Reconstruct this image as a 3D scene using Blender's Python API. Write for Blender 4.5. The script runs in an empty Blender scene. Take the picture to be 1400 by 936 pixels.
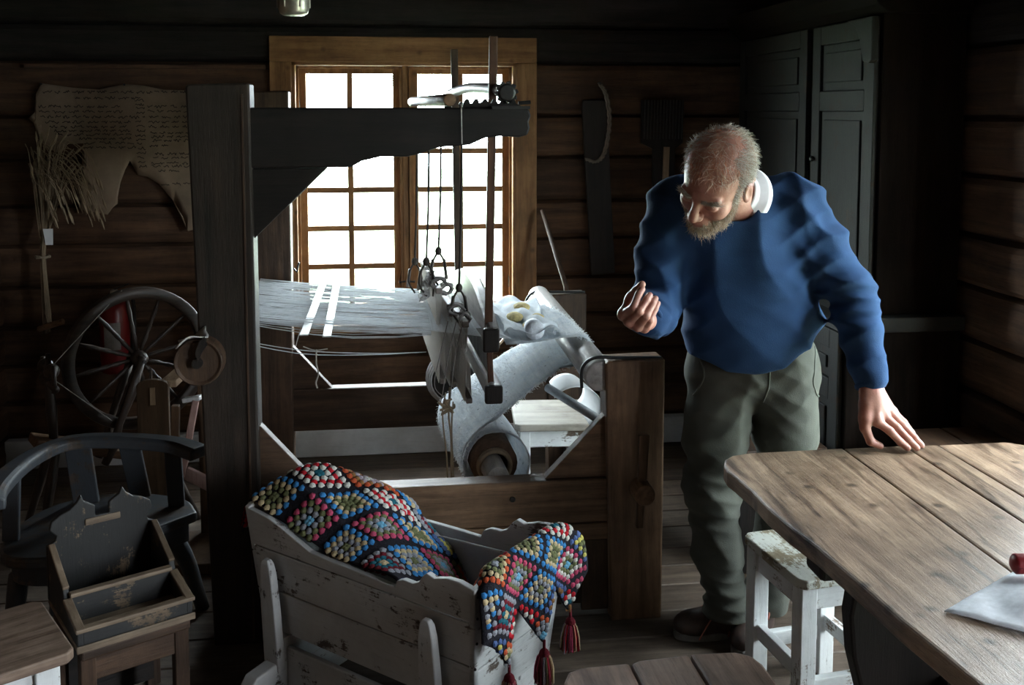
import bpy, bmesh, math, random
import numpy as np
from mathutils import Vector, Matrix, Euler
R = math.radians
rnd = random.Random(7)
S = bpy.context.scene
COL = S.collection

# ------------------------------------------------------------------ camera
cam_d = bpy.data.cameras.new('camera')
cam = bpy.data.objects.new('camera', cam_d); COL.objects.link(cam)
cam.location = (0, 0, 1.75)
cam.rotation_euler = (R(90) - math.atan(112 / 1361), 0, R(-7))
cam_d.sensor_fit = 'HORIZONTAL'; cam_d.sensor_width = 36.0
cam_d.lens = 36.0 * 1361 / 1400
cam_d.shift_y = -(468 - 262) / 1400
cam_d.clip_start = 0.05
S.camera = cam

# ------------------------------------------------------------------ daylight
W = bpy.data.worlds.new('overcast_sky'); S.world = W
W.use_nodes = True
bg = W.node_tree.nodes['Background']
bg.inputs['Color'].default_value = (0.86, 0.93, 1.0, 1)
bg.inputs['Strength'].default_value = 52.0

def portal(loc, rot, sx, sy):
    l = bpy.data.lights.new('window_portal', 'AREA'); l.shape = 'RECTANGLE'
    l.size, l.size_y = sx, sy
    l.cycles.is_portal = True
    o = bpy.data.objects.new('window_portal', l); COL.objects.link(o)
    o.location = loc; o.rotation_euler = rot
portal((0.08, 5.215, 1.345), (R(-90), 0, 0), 1.11, 1.29)          # window in the back wall
portal((2.335, 2.51, 1.148), (0, R(90), 0), 1.675, 0.92)           # unseen window in the right wall, sill lowered to light the cradle
portal((2.335, 0.33, 0.99), (0, R(90), 0), 1.98, 0.66)           # added open door in the right wall, out of view, for low light
S.view_settings.view_transform = 'Standard'; S.view_settings.look = 'None'
S.view_settings.exposure = 0.0; S.view_settings.gamma = 1.0
S.view_settings.use_curve_mapping = False

# ------------------------------------------------------------------ materials
MATS = {}
def _new(name):
    m = bpy.data.materials.new(name); m.use_nodes = True
    nt = m.node_tree
    return m, nt, nt.nodes['Principled BSDF']
def _n(nt, t, **kw):
    n = nt.nodes.new(t)
    for k, v in kw.items():
        if k in n.inputs: n.inputs[k].default_value = v
        else: setattr(n, k, v)
    return n
def _mix(nt, fac, a, b, mode='MIX'):
    n = nt.nodes.new('ShaderNodeMix'); n.data_type = 'RGBA'; n.blend_type = mode
    for s, v in ((0, fac), (6, a), (7, b)):
        if hasattr(v, 'links') or hasattr(v, 'is_linked'): nt.links.new(v, n.inputs[s])
        else: n.inputs[s].default_value = v if s == 0 else (*v, 1)
    return n.outputs[2]
def _ramp(nt, src, stops):
    n = nt.nodes.new('ShaderNodeValToRGB'); cr = n.color_ramp
    while len(cr.elements) < len(stops): cr.elements.new(0.5)
    for e, (p, c) in zip(cr.elements, stops):
        e.position = p; e.color = (*c, 1) if len(c) == 3 else c
    nt.links.new(src, n.inputs[0]); return n.outputs[0]
def wood(name, dark, light, axis='x', rough=0.6, bump=0.25, grain=1.0, paint=None, wear=0.45, spots=0.0, vary=0.25, spec=0.35, stain=0.75, streak=0.0):
    """aged timber, grain along one axis; optional worn paint over it"""
    key = (name, axis)
    if key in MATS: return MATS[key]
    m, nt, b = _new(name + '_' + axis)
    L = nt.links.new
    tc = _n(nt, 'ShaderNodeTexCoord'); oi = _n(nt, 'ShaderNodeObjectInfo')
    off = _n(nt, 'ShaderNodeVectorMath', operation='MULTIPLY_ADD')
    comb = _n(nt, 'ShaderNodeCombineXYZ')
    for i in range(3): L(oi.outputs['Random'], comb.inputs[i])
    L(comb.outputs[0], off.inputs[0]); off.inputs[1].default_value = (7, 11, 13); L(tc.outputs['Object'], off.inputs[2])
    mp = _n(nt, 'ShaderNodeMapping'); L(off.outputs[0], mp.inputs[0])
    s = [22.0 * grain] * 3; s['xyz'.index(axis)] = 1.6 * grain
    mp.inputs['Scale'].default_value = s
    n1 = _n(nt, 'ShaderNodeTexNoise', Scale=1.6, Detail=8, Roughness=0.62, Distortion=0.4); L(mp.outputs[0], n1.inputs['Vector'])
    n2 = _n(nt, 'ShaderNodeTexNoise', Scale=5.0, Detail=4, Roughness=0.7); L(off.outputs[0], n2.inputs['Vector'])
    n3 = _n(nt, 'ShaderNodeTexNoise', Scale=6.0, Detail=6, Roughness=0.8); L(mp.outputs[0], n3.inputs['Vector'])
    mid = [(a + c) / 2 for a, c in zip(dark, light)]
    col = _ramp(nt, n1.outputs['Fac'], [(0.30, dark), (0.52, mid), (0.72, light)])
    st = _ramp(nt, n2.outputs['Fac'], [(0.30, (0.45, 0.42, 0.40)), (0.60, (1, 1, 1))])
    col = _mix(nt, stain, col, st, 'MULTIPLY')
    fi = _ramp(nt, n3.outputs['Fac'], [(0.34, (0.35, 0.32, 0.3)), (0.45, (1, 1, 1))])
    col = _mix(nt, 0.6, col, fi, 'MULTIPLY')
    if streak:
        mp2 = _n(nt, 'ShaderNodeMapping'); L(off.outputs[0], mp2.inputs[0])
        s2 = [9.0] * 3; s2['xyz'.index(axis)] = 1.1; mp2.inputs['Scale'].default_value = s2
        n4 = _n(nt, 'ShaderNodeTexNoise', Scale=1.4, Detail=5, Roughness=0.6, Distortion=0.8); L(mp2.outputs[0], n4.inputs['Vector'])
        sk = _ramp(nt, n4.outputs['Fac'], [(0.36, (0.22, 0.17, 0.14)), (0.47, (1, 1, 1)), (0.62, (1, 1, 1)), (0.72, (1.35, 1.35, 1.35))])
        col = _mix(nt, streak, col, sk, 'MULTIPLY')
    if spots:
        v = _n(nt, 'ShaderNodeTexVoronoi', Scale=9.0, feature='DISTANCE_TO_EDGE' if False else 'F1'); L(off.outputs[0], v.inputs['Vector'])
        kn = _ramp(nt, v.outputs['Distance'], [(0.05, (0.12, 0.1, 0.09)), (0.17, (1, 1, 1))])
        col = _mix(nt, spots, col, kn, 'MULTIPLY')
    rv = _n(nt, 'ShaderNodeMapRange'); L(oi.outputs['Random'], rv.inputs[0])
    rv.inputs[3].default_value = 1 - vary; rv.inputs[4].default_value = 1 + vary * 0.6
    cc = _n(nt, 'ShaderNodeCombineColor')
    for i in range(3): L(rv.outputs[0], cc.inputs[i])
    col = _mix(nt, 1.0, col, cc.outputs[0], 'MULTIPLY')
    if paint:
        pn = _n(nt, 'ShaderNodeTexNoise', Scale=7.0, Detail=9, Roughness=0.75); L(off.outputs[0], pn.inputs['Vector'])
        ad = _n(nt, 'ShaderNodeMath', operation='MULTIPLY_ADD'); L(n3.outputs['Fac'], ad.inputs[0]); ad.inputs[1].default_value = 0.35; L(pn.outputs['Fac'], ad.inputs[2])
        fac = _ramp(nt, ad.outputs[0], [(wear, (0, 0, 0)), (wear + 0.04, (1, 1, 1))])
        pv = _ramp(nt, n2.outputs['Fac'], [(0.3, [c * 0.75 for c in paint]), (0.65, paint)])
        pv = _mix(nt, 0.25, pv, fi, 'MULTIPLY')
        col = _mix(nt, fac, col, pv)
    L(col, b.inputs['Base Color'])
    b.inputs['Roughness'].default_value = rough
    b.inputs['Specular IOR Level'].default_value = spec
    bp = _n(nt, 'ShaderNodeBump', Strength=bump, Distance=0.006)
    L(n3.outputs['Fac'], bp.inputs['Height']); L(bp.outputs[0], b.inputs['Normal'])
    MATS[key] = m; return m
def plain(name, c, rough=0.6, metal=0.0, noise=0.25, scale=30.0, bump=0.0, spec=0.5, sheen=0.0):
    if name in MATS: return MATS[name]
    m, nt, b = _new(name); L = nt.links.new
    tc = _n(nt, 'ShaderNodeTexCoord')
    n = _n(nt, 'ShaderNodeTexNoise', Scale=scale, Detail=5, Roughness=0.65); L(tc.outputs['Object'], n.inputs['Vector'])
    col = _ramp(nt, n.outputs['Fac'], [(0.3, [x * (1 - noise) for x in c]), (0.7, [min(1, x * (1 + noise)) for x in c])])
    L(col, b.inputs['Base Color'])
    b.inputs['Roughness'].default_value = rough; b.inputs['Metallic'].default_value = metal
    b.inputs['Specular IOR Level'].default_value = spec
    if sheen: b.inputs['Sheen Weight'].default_value = sheen
    if bump:
        bp = _n(nt, 'ShaderNodeBump', Strength=bump, Distance=0.004); L(n.outputs['Fac'], bp.inputs['Height']); L(bp.outputs[0], b.inputs['Normal'])
    MATS[name] = m; return m
def glass_mat():
    if 'pane_glass' in MATS: return MATS['pane_glass']
    m, nt, b = _new('pane_glass'); nt.nodes.remove(b); L = nt.links.new
    t = _n(nt, 'ShaderNodeBsdfTransparent'); t.inputs[0].default_value = (0.95, 0.98, 0.97, 1)
    g = _n(nt, 'ShaderNodeBsdfGlossy', Roughness=0.02)
    lw = _n(nt, 'ShaderNodeLayerWeight', Blend=.5); pw = _n(nt, 'ShaderNodeMath', operation='POWER'); L(lw.outputs['Facing'], pw.inputs[0]); pw.inputs[1].default_value = 5.0
    fr = _n(nt, 'ShaderNodeMath', operation='MULTIPLY_ADD'); L(pw.outputs[0], fr.inputs[0]); fr.inputs[1].default_value = .5; fr.inputs[2].default_value = .03
    mx = _n(nt, 'ShaderNodeMixShader')
    L(fr.outputs[0], mx.inputs[0]); L(t.outputs[0], mx.inputs[1]); L(g.outputs[0], mx.inputs[2])
    L(mx.outputs[0], nt.nodes['Material Output'].inputs[0])
    MATS['pane_glass'] = m; return m
def translucent(name, c, fac=0.4, noise=0.15, scale=60, bump=0.0):
    if name in MATS: return MATS[name]
    m = plain(name, c, 0.8, noise=noise, scale=scale, bump=bump, spec=0.2); nt = m.node_tree; b = nt.nodes['Principled BSDF']
    t = _n(nt, 'ShaderNodeBsdfTranslucent'); t.inputs[0].default_value = (*c, 1)
    mx = _n(nt, 'ShaderNodeMixShader'); mx.inputs[0].default_value = fac
    nt.links.new(b.outputs[0], mx.inputs[1]); nt.links.new(t.outputs[0], mx.inputs[2])
    nt.links.new(mx.outputs[0], nt.nodes['Material Output'].inputs[0]); return m

LOGC = ((0.048, 0.024, 0.013), (0.165, 0.088, 0.047))
def logm(a): return wood('log_timber', *LOGC, axis=a, rough=0.75, bump=0.5, grain=0.7, vary=0.3)
def blackm(a): return wood('blackish_timber', (0.010, 0.008, 0.007), (0.035, 0.026, 0.020), axis=a, rough=0.8, bump=0.4)  # near-black tone for the top wall logs and the ceiling
def pine(a): return wood('casing_pine', (0.20, 0.095, 0.036), (0.42, 0.22, 0.09), axis=a, rough=0.55, bump=0.12, spots=0.6, grain=0.8, vary=0.12)
def oldw(a): return wood('loom_timber', (0.032, 0.018, 0.011), (0.115, 0.066, 0.040), axis=a, rough=0.55, bump=0.35, vary=0.2)
def midw(a): return wood('brown_timber', (0.105, 0.058, 0.032), (0.32, 0.19, 0.11), axis=a, rough=0.5, bump=0.3, vary=0.2)
def darkw(a): return wood('dark_timber', (0.007, 0.006, 0.006), (0.024, 0.018, 0.015), axis=a, rough=0.5, bump=0.3)
def palew(a): return wood('pale_timber', (0.36, 0.24, 0.15), (0.62, 0.45, 0.30), axis=a, rough=0.55, bump=0.15)
def greyw(a): return wood('grey_timber', (0.16, 0.14, 0.125), (0.42, 0.38, 0.34), axis=a, rough=0.6, bump=0.3)
def whitep(a): return wood('white_paint', (0.12, 0.085, 0.06), (0.28, 0.21, 0.15), axis=a, rough=0.5, bump=0.2, paint=(0.78, 0.80, 0.80), wear=0.56)

# ------------------------------------------------------------------ mesh helpers
class MB:
    def __init__(s): s.v = []; s.f = []; s.mi = []; s.cur = 0
    def add(s, vs, fs):
        k = len(s.v); s.v += [tuple(p) for p in vs]
        s.f += [tuple(i + k for i in f) for f in fs]; s.mi += [s.cur] * len(fs); return s
    def box(s, x0, x1, y0, y1, z0, z1):
        vs = [(x, y, z) for z in (z0, z1) for y in (y0, y1) for x in (x0, x1)]
        return s.add(vs, [(0, 2, 3, 1), (4, 5, 7, 6), (0, 1, 5, 4), (2, 6, 7, 3), (0, 4, 6, 2), (1, 3, 7, 5)])
    def beam(s, p, q, w, h, up=(0, 0, 1), w2=None, h2=None):
        p, q = Vector(p), Vector(q); d = (q - p).normalized(); up = Vector(up)
        if abs(d.dot(up)) > 0.98: up = Vector((0, 1, 0))
        a = d.cross(up).normalized(); b = a.cross(d)
        w2 = w if w2 is None else w2; h2 = h if h2 is None else h2
        vs = [c + a * (i * ww / 2) + b * (j * hh / 2) for c, ww, hh in ((p, w, h), (q, w2, h2)) for i, j in ((-1, -1), (1, -1), (1, 1), (-1, 1))]
        return s.add(vs, [(3, 2, 1, 0), (4, 5, 6, 7), (0, 1, 5, 4), (1, 2, 6, 5), (2, 3, 7, 6), (3, 0, 4, 7)])
    def prism(s, poly, axis, a, b):
        """2-D outline extruded along an axis ('x': (y,z), 'y': (x,z), 'z': (x,y))"""
        def P(u, w, t): return {'x': (t, u, w), 'y': (u, t, w), 'z': (u, w, t)}[axis]
        n = len(poly)
        vs = [P(u, w, a) for u, w in poly] + [P(u, w, b) for u, w in poly]
        return s.add(vs, [tuple(range(n))[::-1], tuple(range(n, 2 * n))] + [(i, (i + 1) % n, n + (i + 1) % n, n + i) for i in range(n)])
    def tube(s, pts, r, seg=8, cap=True):
        pts = [Vector(p) for p in pts]; n = len(pts)
        rr = r if isinstance(r, (list, tuple)) else [r] * n
        k = len(s.v); ref = None
        for i, p in enumerate(pts):
            d = (pts[min(i + 1, n - 1)] - pts[max(i - 1, 0)])
            d = d.normalized() if d.length > 1e-9 else Vector((0, 0, 1))
            if ref is None: ref = Vector((0, 0, 1)) if abs(d.z) < 0.9 else Vector((1, 0, 0))
            a = d.cross(ref).normalized(); b = a.cross(d).normalized(); ref = b
            for j in range(seg):
                t = 2 * math.pi * j / seg
                s.v.append(tuple(p + a * (math.cos(t) * rr[i]) + b * (math.sin(t) * rr[i])))
        for i in range(n - 1):
            for j in range(seg):
                s.f.append((k + i * seg + j, k + i * seg + (j + 1) % seg, k + (i + 1) * seg + (j + 1) % seg, k + (i + 1) * seg + j)); s.mi.append(s.cur)
        if cap:
            s.f.append(tuple(k + j for j in range(seg))[::-1]); s.f.append(tuple(k + (n - 1) * seg + j for j in range(seg))); s.mi += [s.cur] * 2
        return s
    def lathe(s, prof, c, axis='z', seg=20):
        """prof: (radius, height) pairs around an axis through c"""
        k = len(s.v); n = len(prof)
        for r, h in prof:
            for j in range(seg):
                t = 2 * math.pi * j / seg; u, w = r * math.cos(t), r * math.sin(t)
                p = {'z': (u, w, h), 'y': (u, h, w), 'x': (h, u, w)}[axis]
                s.v.append((c[0] + p[0], c[1] + p[1], c[2] + p[2]))
        for i in range(n - 1):
            for j in range(seg):
                s.f.append((k + i * seg + j, k + i * seg + (j + 1) % seg, k + (i + 1) * seg + (j + 1) % seg, k + (i + 1) * seg + j)); s.mi.append(s.cur)
        s.f.append(tuple(k + j for j in range(seg))[::-1]); s.f.append(tuple(k + (n - 1) * seg + j for j in range(seg))); s.mi += [s.cur] * 2
        return s
    def ball(s, c, r, seg=8, rings=5, sc=(1, 1, 1)):
        prof = [(max(1e-4, r * math.sin(math.pi * i / rings)), -r * math.cos(math.pi * i / rings)) for i in range(rings + 1)]
        k = len(s.v); s.lathe(prof, (0, 0, 0), 'z', seg)
        for i in range(k, len(s.v)):
            p = s.v[i]; s.v[i] = (c[0] + p[0] * sc[0], c[1] + p[1] * sc[1], c[2] + p[2] * sc[2])
        return s
    def grid(s, fn, nu, nv):
        k = len(s.v)
        for i in range(nu + 1):
            for j in range(nv + 1): s.v.append(tuple(fn(i / nu, j / nv)))
        for i in range(nu):
            for j in range(nv):
                a = k + i * (nv + 1) + j
                s.f.append((a, a + 1, a + nv + 2, a + nv + 1)); s.mi.append(s.cur)
        return s
    def mesh(s, name, mats, smooth=False):
        me = bpy.data.meshes.new(name); me.from_pydata(s.v, [], s.f)
        for m in (mats if isinstance(mats, (list, tuple)) else [mats]): me.materials.append(m)
        if any(s.mi): me.polygons.foreach_set('material_index', s.mi)
        bm = bmesh.new(); bm.from_mesh(me); bmesh.ops.recalc_face_normals(bm, faces=bm.faces); bm.to_mesh(me); bm.free()
        if smooth: me.polygons.foreach_set('use_smooth', [True] * len(me.polygons))
        me.update(); return me
    def build(s, name, mats, parent=None, bevel=0.0, smooth=False, off=None, solid=0.0, sub=0, label=None):
        if off is not None: s.v = [(a - off[0], b - off[1], c - off[2]) for a, b, c in s.v]
        o = bpy.data.objects.new(name, s.mesh(name, mats, smooth)); COL.objects.link(o); o.parent = parent
        if solid:
            md = o.modifiers.new('solid', 'SOLIDIFY'); md.thickness = solid; md.offset = 0
        if bevel:
            md = o.modifiers.new('bevel', 'BEVEL'); md.width = bevel; md.segments = 2; md.limit_method = 'ANGLE'; md.angle_limit = R(35)
        if sub:
            md = o.modifiers.new('sub', 'SUBSURF'); md.levels = sub; md.render_levels = sub
        if label: o['label'] = label
        return o
def box(x0, x1, y0, y1, z0, z1): return MB().box(x0, x1, y0, y1, z0, z1)
def tag(o, label, cat, group=None):
    o['label'] = label; o['category'] = cat
    if group: o['group'] = group
    return o
def thing(name, label, cat, loc=(0, 0, 0), rz=0.0, group=None):
    o = bpy.data.objects.new(name, None); COL.objects.link(o)
    o.location = loc; o.rotation_euler = (0, 0, rz); o.empty_display_size = 0.1
    return tag(o, label, cat, group)
def struct(o): o['kind'] = 'structure'; return o
def stuff(o): o['kind'] = 'stuff'; return o
def inst(src, parent, loc=None, name=None):
    c = src.copy(); COL.objects.link(c); c.parent = parent
    if name: c.name = name
    if loc is not None: c.location = loc
    return c
def lerp(a, b, t): return tuple(x + (y - x) * t for x, y in zip(a, b))
def spline(pts, n):
    """Catmull-Rom through the points"""
    P = [Vector(p) for p in pts]; P = [P[0] * 2 - P[1]] + P + [P[-1] * 2 - P[-2]]
    out = []; m = len(P) - 3
    for k in range(n + 1):
        t = k / n * m; i = min(int(t), m - 1); t -= i
        a, b, c, d = P[i:i + 4]
        out.append(0.5 * ((2 * b) + (c - a) * t + (2 * a - 5 * b + 4 * c - d) * t * t + (3 * b - a - 3 * c + d) * t ** 3))
    return out

# ------------------------------------------------------------------ the room
XL, XR, YB, YF, ZC = -1.87, 2.15, 5.03, -1.3, 2.45
WX0, WX1, WZ0, WZ1 = -0.475, 0.636, 0.70, 1.985        # back window opening
RY0, RY1, QY0, QY1, RZ0, RZ1 = 2.05, 2.97, 0.00, 0.66, 0.31, 1.985   # right window and added door openings
fl = struct(box(XL - .17, XR + .17, YF - .17, YB + .4, -0.12, -0.03).build('floor', wood('sub_floor', (0.03, 0.02, 0.015), (0.08, 0.06, 0.045))))
def floorm(a): return wood('floor_boards', (0.072, 0.052, 0.038), (0.20, 0.152, 0.118), axis=a, rough=0.6, bump=0.35, vary=0.3, spots=0.25)
y = YF - .17
widths = [0.15, 0.185, 0.165, 0.20]; pm = {}
for w in widths:
    mb = MB()
    mb.prism([(0.002, -0.03), (w - 0.002, -0.03), (w - 0.002, -0.004), (w - 0.006, 0), (0.006, 0), (0.002, -0.004)], 'x', XL - .17, XR + .17)
    pm[w] = mb.mesh('plank', floorm('x'))
i = 0
while y < YB + .16:
    w = widths[(i * 7 + i // 3) % 4]
    o = bpy.data.objects.new('plank', pm[w]); COL.objects.link(o); o.parent = fl; o.location = (0, y, 0)
    y += w; i += 1

def log_mesh(length, h, axis_mat, seed, t=0.17):
    """hewn log along +x from 0, inner face at y=0 bulging towards -y, body behind it"""
    r = random.Random(seed); nseg = max(3, int(length / 0.28))
    prof = [(t, 0.0), (0.045, 0.0), (0.018, 0.010), (0.004, 0.028), (-0.003, h * 0.3), (-0.005, h * 0.55), (0.0, h - 0.035), (0.010, h - 0.012), (0.045, h), (t, h)]
    mb = MB(); n = len(prof)
    for k in range(nseg + 1):
        x = length * k / nseg; dz = r.uniform(-.004, .004); dy = r.uniform(-.005, .005)
        for q, (yy, zz) in enumerate(prof):
            e = 1 if 1 < q < n - 2 else 0
            mb.v.append((x, yy + e * (dy + r.uniform(-.002, .002)), zz + e * dz))
    for k in range(nseg):
        for q in range(n):
            a, b_ = k * n + q, k * n + (q + 1) % n
            mb.f.append((a, b_, b_ + n, a + n)); mb.mi.append(0)
    mb.f.append(tuple(range(n))); mb.f.append(tuple(nseg * n + q for q in range(n))); mb.mi += [0, 0]
    return mb.mesh('log', axis_mat, smooth=False)
COURSES = [0.0, 0.14, 0.31, 0.50, 0.69, 0.886, 1.09, 1.285, 1.51, 1.72, 1.985, 2.165, 2.45]
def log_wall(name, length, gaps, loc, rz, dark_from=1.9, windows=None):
    root = struct(bpy.data.objects.new(name, None)); COL.objects.link(root)
    root.location = loc; root.rotation_euler = (0, 0, rz)
    for k in range(len(COURSES) - 1):
        z0, z1 = COURSES[k], COURSES[k + 1]
        segs = [(0.0, length)]
        for (a, b, g0, g1) in gaps:
            if z1 > g0 + .02 and z0 < g1 - .02:
                ns = []
                for s0, s1 in segs:
                    if a > s0: ns.append((s0, min(a, s1)))
                    if b < s1: ns.append((max(b, s0), s1))
                segs = ns
        for s0, s1 in segs:
            mt = blackm('x') if z0 >= dark_from else logm('x')
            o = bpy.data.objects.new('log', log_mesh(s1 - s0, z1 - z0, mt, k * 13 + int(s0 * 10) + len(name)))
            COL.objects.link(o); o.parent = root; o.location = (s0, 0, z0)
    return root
# the opening edges are set on log joints; casings and linings close the rest
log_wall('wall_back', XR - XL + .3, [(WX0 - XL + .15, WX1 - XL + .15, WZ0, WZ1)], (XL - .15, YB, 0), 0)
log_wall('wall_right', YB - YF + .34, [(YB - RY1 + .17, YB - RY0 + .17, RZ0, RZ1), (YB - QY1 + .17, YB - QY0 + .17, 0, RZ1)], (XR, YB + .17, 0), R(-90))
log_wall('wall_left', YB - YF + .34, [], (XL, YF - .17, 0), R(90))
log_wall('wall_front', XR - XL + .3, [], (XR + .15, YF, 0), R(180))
ce = struct(box(XL - .17, XR + .17, YF - .17, YB + .17, ZC + .03, ZC + .1).build('ceiling', blackm('y')))
cm = box(0, .255, YF, YB, ZC, ZC + .03).mesh('ceiling_board', blackm('y'))
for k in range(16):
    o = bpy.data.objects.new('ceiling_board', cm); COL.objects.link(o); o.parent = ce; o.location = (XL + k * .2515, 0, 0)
b_ = box(XL, XR, YB - .055, YB, 0.005, 0.145).build('baseboard_back', wood('baseboard_paint', (0.3, 0.28, 0.26), (0.5, 0.47, 0.43), paint=(0.74, 0.76, 0.78), wear=0.3), bevel=.006); struct(b_)

def window(name, x0, x1, z0, z1, loc, rz, cols, rows, csw, sashes=2, cast=0.125):
    """local: x along the wall, y=0 the inner wall face, +y outwards"""
    root = struct(bpy.data.objects.new(name, None)); COL.objects.link(root); root.location = loc; root.rotation_euler = (0, 0, rz)
    c = 0.03
    box(x0 - csw, x1 + csw, -c, 0.02, z1, z1 + cast).build('casing', pine('x'), root, bevel=.004)
    box(x0 - csw, x0, -c, 0.02, z0 - .02, z1).build('casing', pine('z'), root, bevel=.004)
    box(x1, x1 + csw, -c, 0.02, z0 - .02, z1).build('casing', pine('z'), root, bevel=.004)
    box(x0 - csw - .03, x1 + csw + .03, -c - .05, 0.02, z0 - .06, z0 - .02).build('sill', pine('x'), root, bevel=.005)
    # lining of the opening
    for a in (box(x0, x0 + .016, -.02, .17, z0, z1), box(x1 - .016, x1, -.02, .17, z0, z1)): a.build('lining', pine('z'), root)
    for a in (box(x0, x1, -.02, .17, z1 - .016, z1), box(x0, x1, -.02, .17, z0 - .02, z0 + .01)): a.build('lining', pine('x'), root)
    w = (x1 - x0 - .032); mull = 0.035
    box((x0 + x1) / 2 - mull / 2, (x0 + x1) / 2 + mull / 2, .045, .12, z0, z1 - .016).build('mullion', pine('z'), root, bevel=.004)
    sw = (w - mull) / sashes
    for k in range(sashes):
        a = x0 + .016 + k * (sw + mull); b = a + sw; st = 0.046; zb = z0 + .012; zt = z1 - .018
        f = MB(); f.box(a, a + st, .06, .10, zb, zt); f.box(b - st, b, .06, .10, zb, zt)
        f.box(a + st, b - st, .06, .10, zt - st * .8, zt); f.box(a + st, b - st, .06, .10, zb, zb + st)
        sash = f.build('sash', pine('z'), root, bevel=.003)
        f = MB(); f.box(a, a + .012, .035, .06, zb, zt); f.box(b - .012, b, .035, .06, zb, zt); f.box(a, b, .035, .06, zt - .012, zt)
        f.build('stop_bead', pine('z'), root)
        gx0, gx1, gz0, gz1 = a + st, b - st, zb + st, zt - st * .8
        mt = 0.028
        for i in range(1, cols):
            x = gx0 + (gx1 - gx0) * i / cols
            box(x - mt / 2, x + mt / 2, .066, .094, gz0, gz1).build('glazing_bar', pine('z'), sash, bevel=.002)
        for j in range(1, rows):
            z = gz0 + (gz1 - gz0) * j / rows
            box(gx0, gx1, .067, .093, z - mt / 2, z + mt / 2).build('glazing_bar', pine('x'), sash, bevel=.002)
        pw, ph = (gx1 - gx0) / cols, (gz1 - gz0) / rows
        pmesh = box(0, pw, .079, .081, 0, ph).mesh('pane', glass_mat())
        for i in range(cols):
            for j in range(rows):
                o = bpy.data.objects.new('pane', pmesh); COL.objects.link(o); o.parent = sash; o.location = (gx0 + i * pw, 0, gz0 + j * ph)
        # little iron hinges and catch
        hx = a + .01 if k == 0 else b - .01
        for zz in (zb + .15, zt - .2):
            MB().tube([(hx, .05, zz - .03), (hx, .05, zz + .03)], .006, 8).build('hinge', plain('iron', (0.05, 0.05, 0.05), .45, .8), sash)
        cx = b - .02 if k == 0 else a + .02
        MB().tube([(cx, .058, zb + .16), (cx, .03, zb + .16), (cx + (.03 if k == 0 else -.03), .03, zb + .165)], .005, 6).build('catch', plain('iron', (0.05, 0.05, 0.05), .45, .8), sash)
    return root
window('window_1', WX0, WX1, WZ0, WZ1, (0, YB, 0), 0, 2, 6, 0.105)
window('window_2', 0, RY1 - RY0, RZ0, RZ1, (XR, RY1, 0), R(-90), 2, 7, 0.07)
dr = struct(bpy.data.objects.new('door_1', None)); COL.objects.link(dr); dr.location = (XR, QY1, 0); dr.rotation_euler = (0, 0, R(-90))  # unseen open door, added to bring low daylight onto stool and cradle
dw = QY1 - QY0
for a in (box(-.07, .0, -.03, .02, 0, RZ1 + .07), box(dw, dw + .07, -.03, .02, 0, RZ1 + .07), box(.0, dw, -.03, .02, RZ1, RZ1 + .07)): a.build('casing', pine('z'), dr, bevel=.004)
for a in (box(0, .02, -.02, .17, 0, RZ1), box(dw - .02, dw, -.02, .17, 0, RZ1)): a.build('jamb', pine('z'), dr)
box(0, dw, -.02, .17, RZ1 - .02, RZ1).build('jamb', pine('x'), dr); box(0, dw, -.02, .19, -.02, .02).build('threshold', oldw('x'), dr, bevel=.005)
for k in range(4): box(dw + .02 + .16 * k, dw + .178 + .16 * k, .20, .235, .02, RZ1 - .03).build('board', oldw('z'), dr, bevel=.003)
for z in (.35, 1.6): box(dw + .03, dw + .65, .235, .26, z, z + .12).build('batten', oldw('x'), dr, bevel=.003)
g = box(-30, 30, -25, 40, -0.7, -0.6).build('ground_outside', plain('meadow', (0.28, 0.34, 0.22), 0.9, noise=.3, scale=2.0)); struct(g)
# ------------------------------------------------------------------ the loom
LO = (0.14, 3.83, 0.0)
loom = thing('loom', 'large old timber hand loom with a white warp and cloth, standing before the window', 'loom', LO)
def LP(mb, name, mat, parent=None, **k): return mb.build(name, mat, parent or loom, off=LO, **k)
iron = plain('iron', (0.05, 0.05, 0.05), .45, .8)
NY0, NY1, FY0, FY1 = 3.22, 3.33, 4.33, 4.43
def post(x0, x1, y0, y1, z1, x0b, x1b, mat=None):
    mb = MB(); mb.prism([(x0b, 0), (x1b, 0), (x1, z1), (x1 - .004, z1 + .006), (x0 + .01, z1 + .002), (x0, z1 - .004)], 'y', y0, y1)
    p = LP(mb, 'post', mat or oldw('z'), bevel=.007)
    return p
pnl = post(-.632, -.436, NY0, NY1, 1.828, -.586, -.428, wood('shaded_post_timber', (0.012, 0.009, 0.007), (0.046, 0.030, 0.021), axis='z', rough=.6, bump=.35))  # loom wood with the dimmer light at the left put into its colour
pnr = post(.712, .918, NY0, NY1, .905, .738, .916, midw('z'))
pfl = post(-.60, -.425, FY0, FY1, 1.825, -.59, -.43)
pfr = post(.689, .869, FY0, FY1, .925, .70, .862)
# thin moulded strip along the tall front post
for x in (-.462,):
    LP(box(x, x + .006, NY0 - .004, NY0 + .01, .02, 1.80), 'moulding', oldw('z'), pnl)
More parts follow.
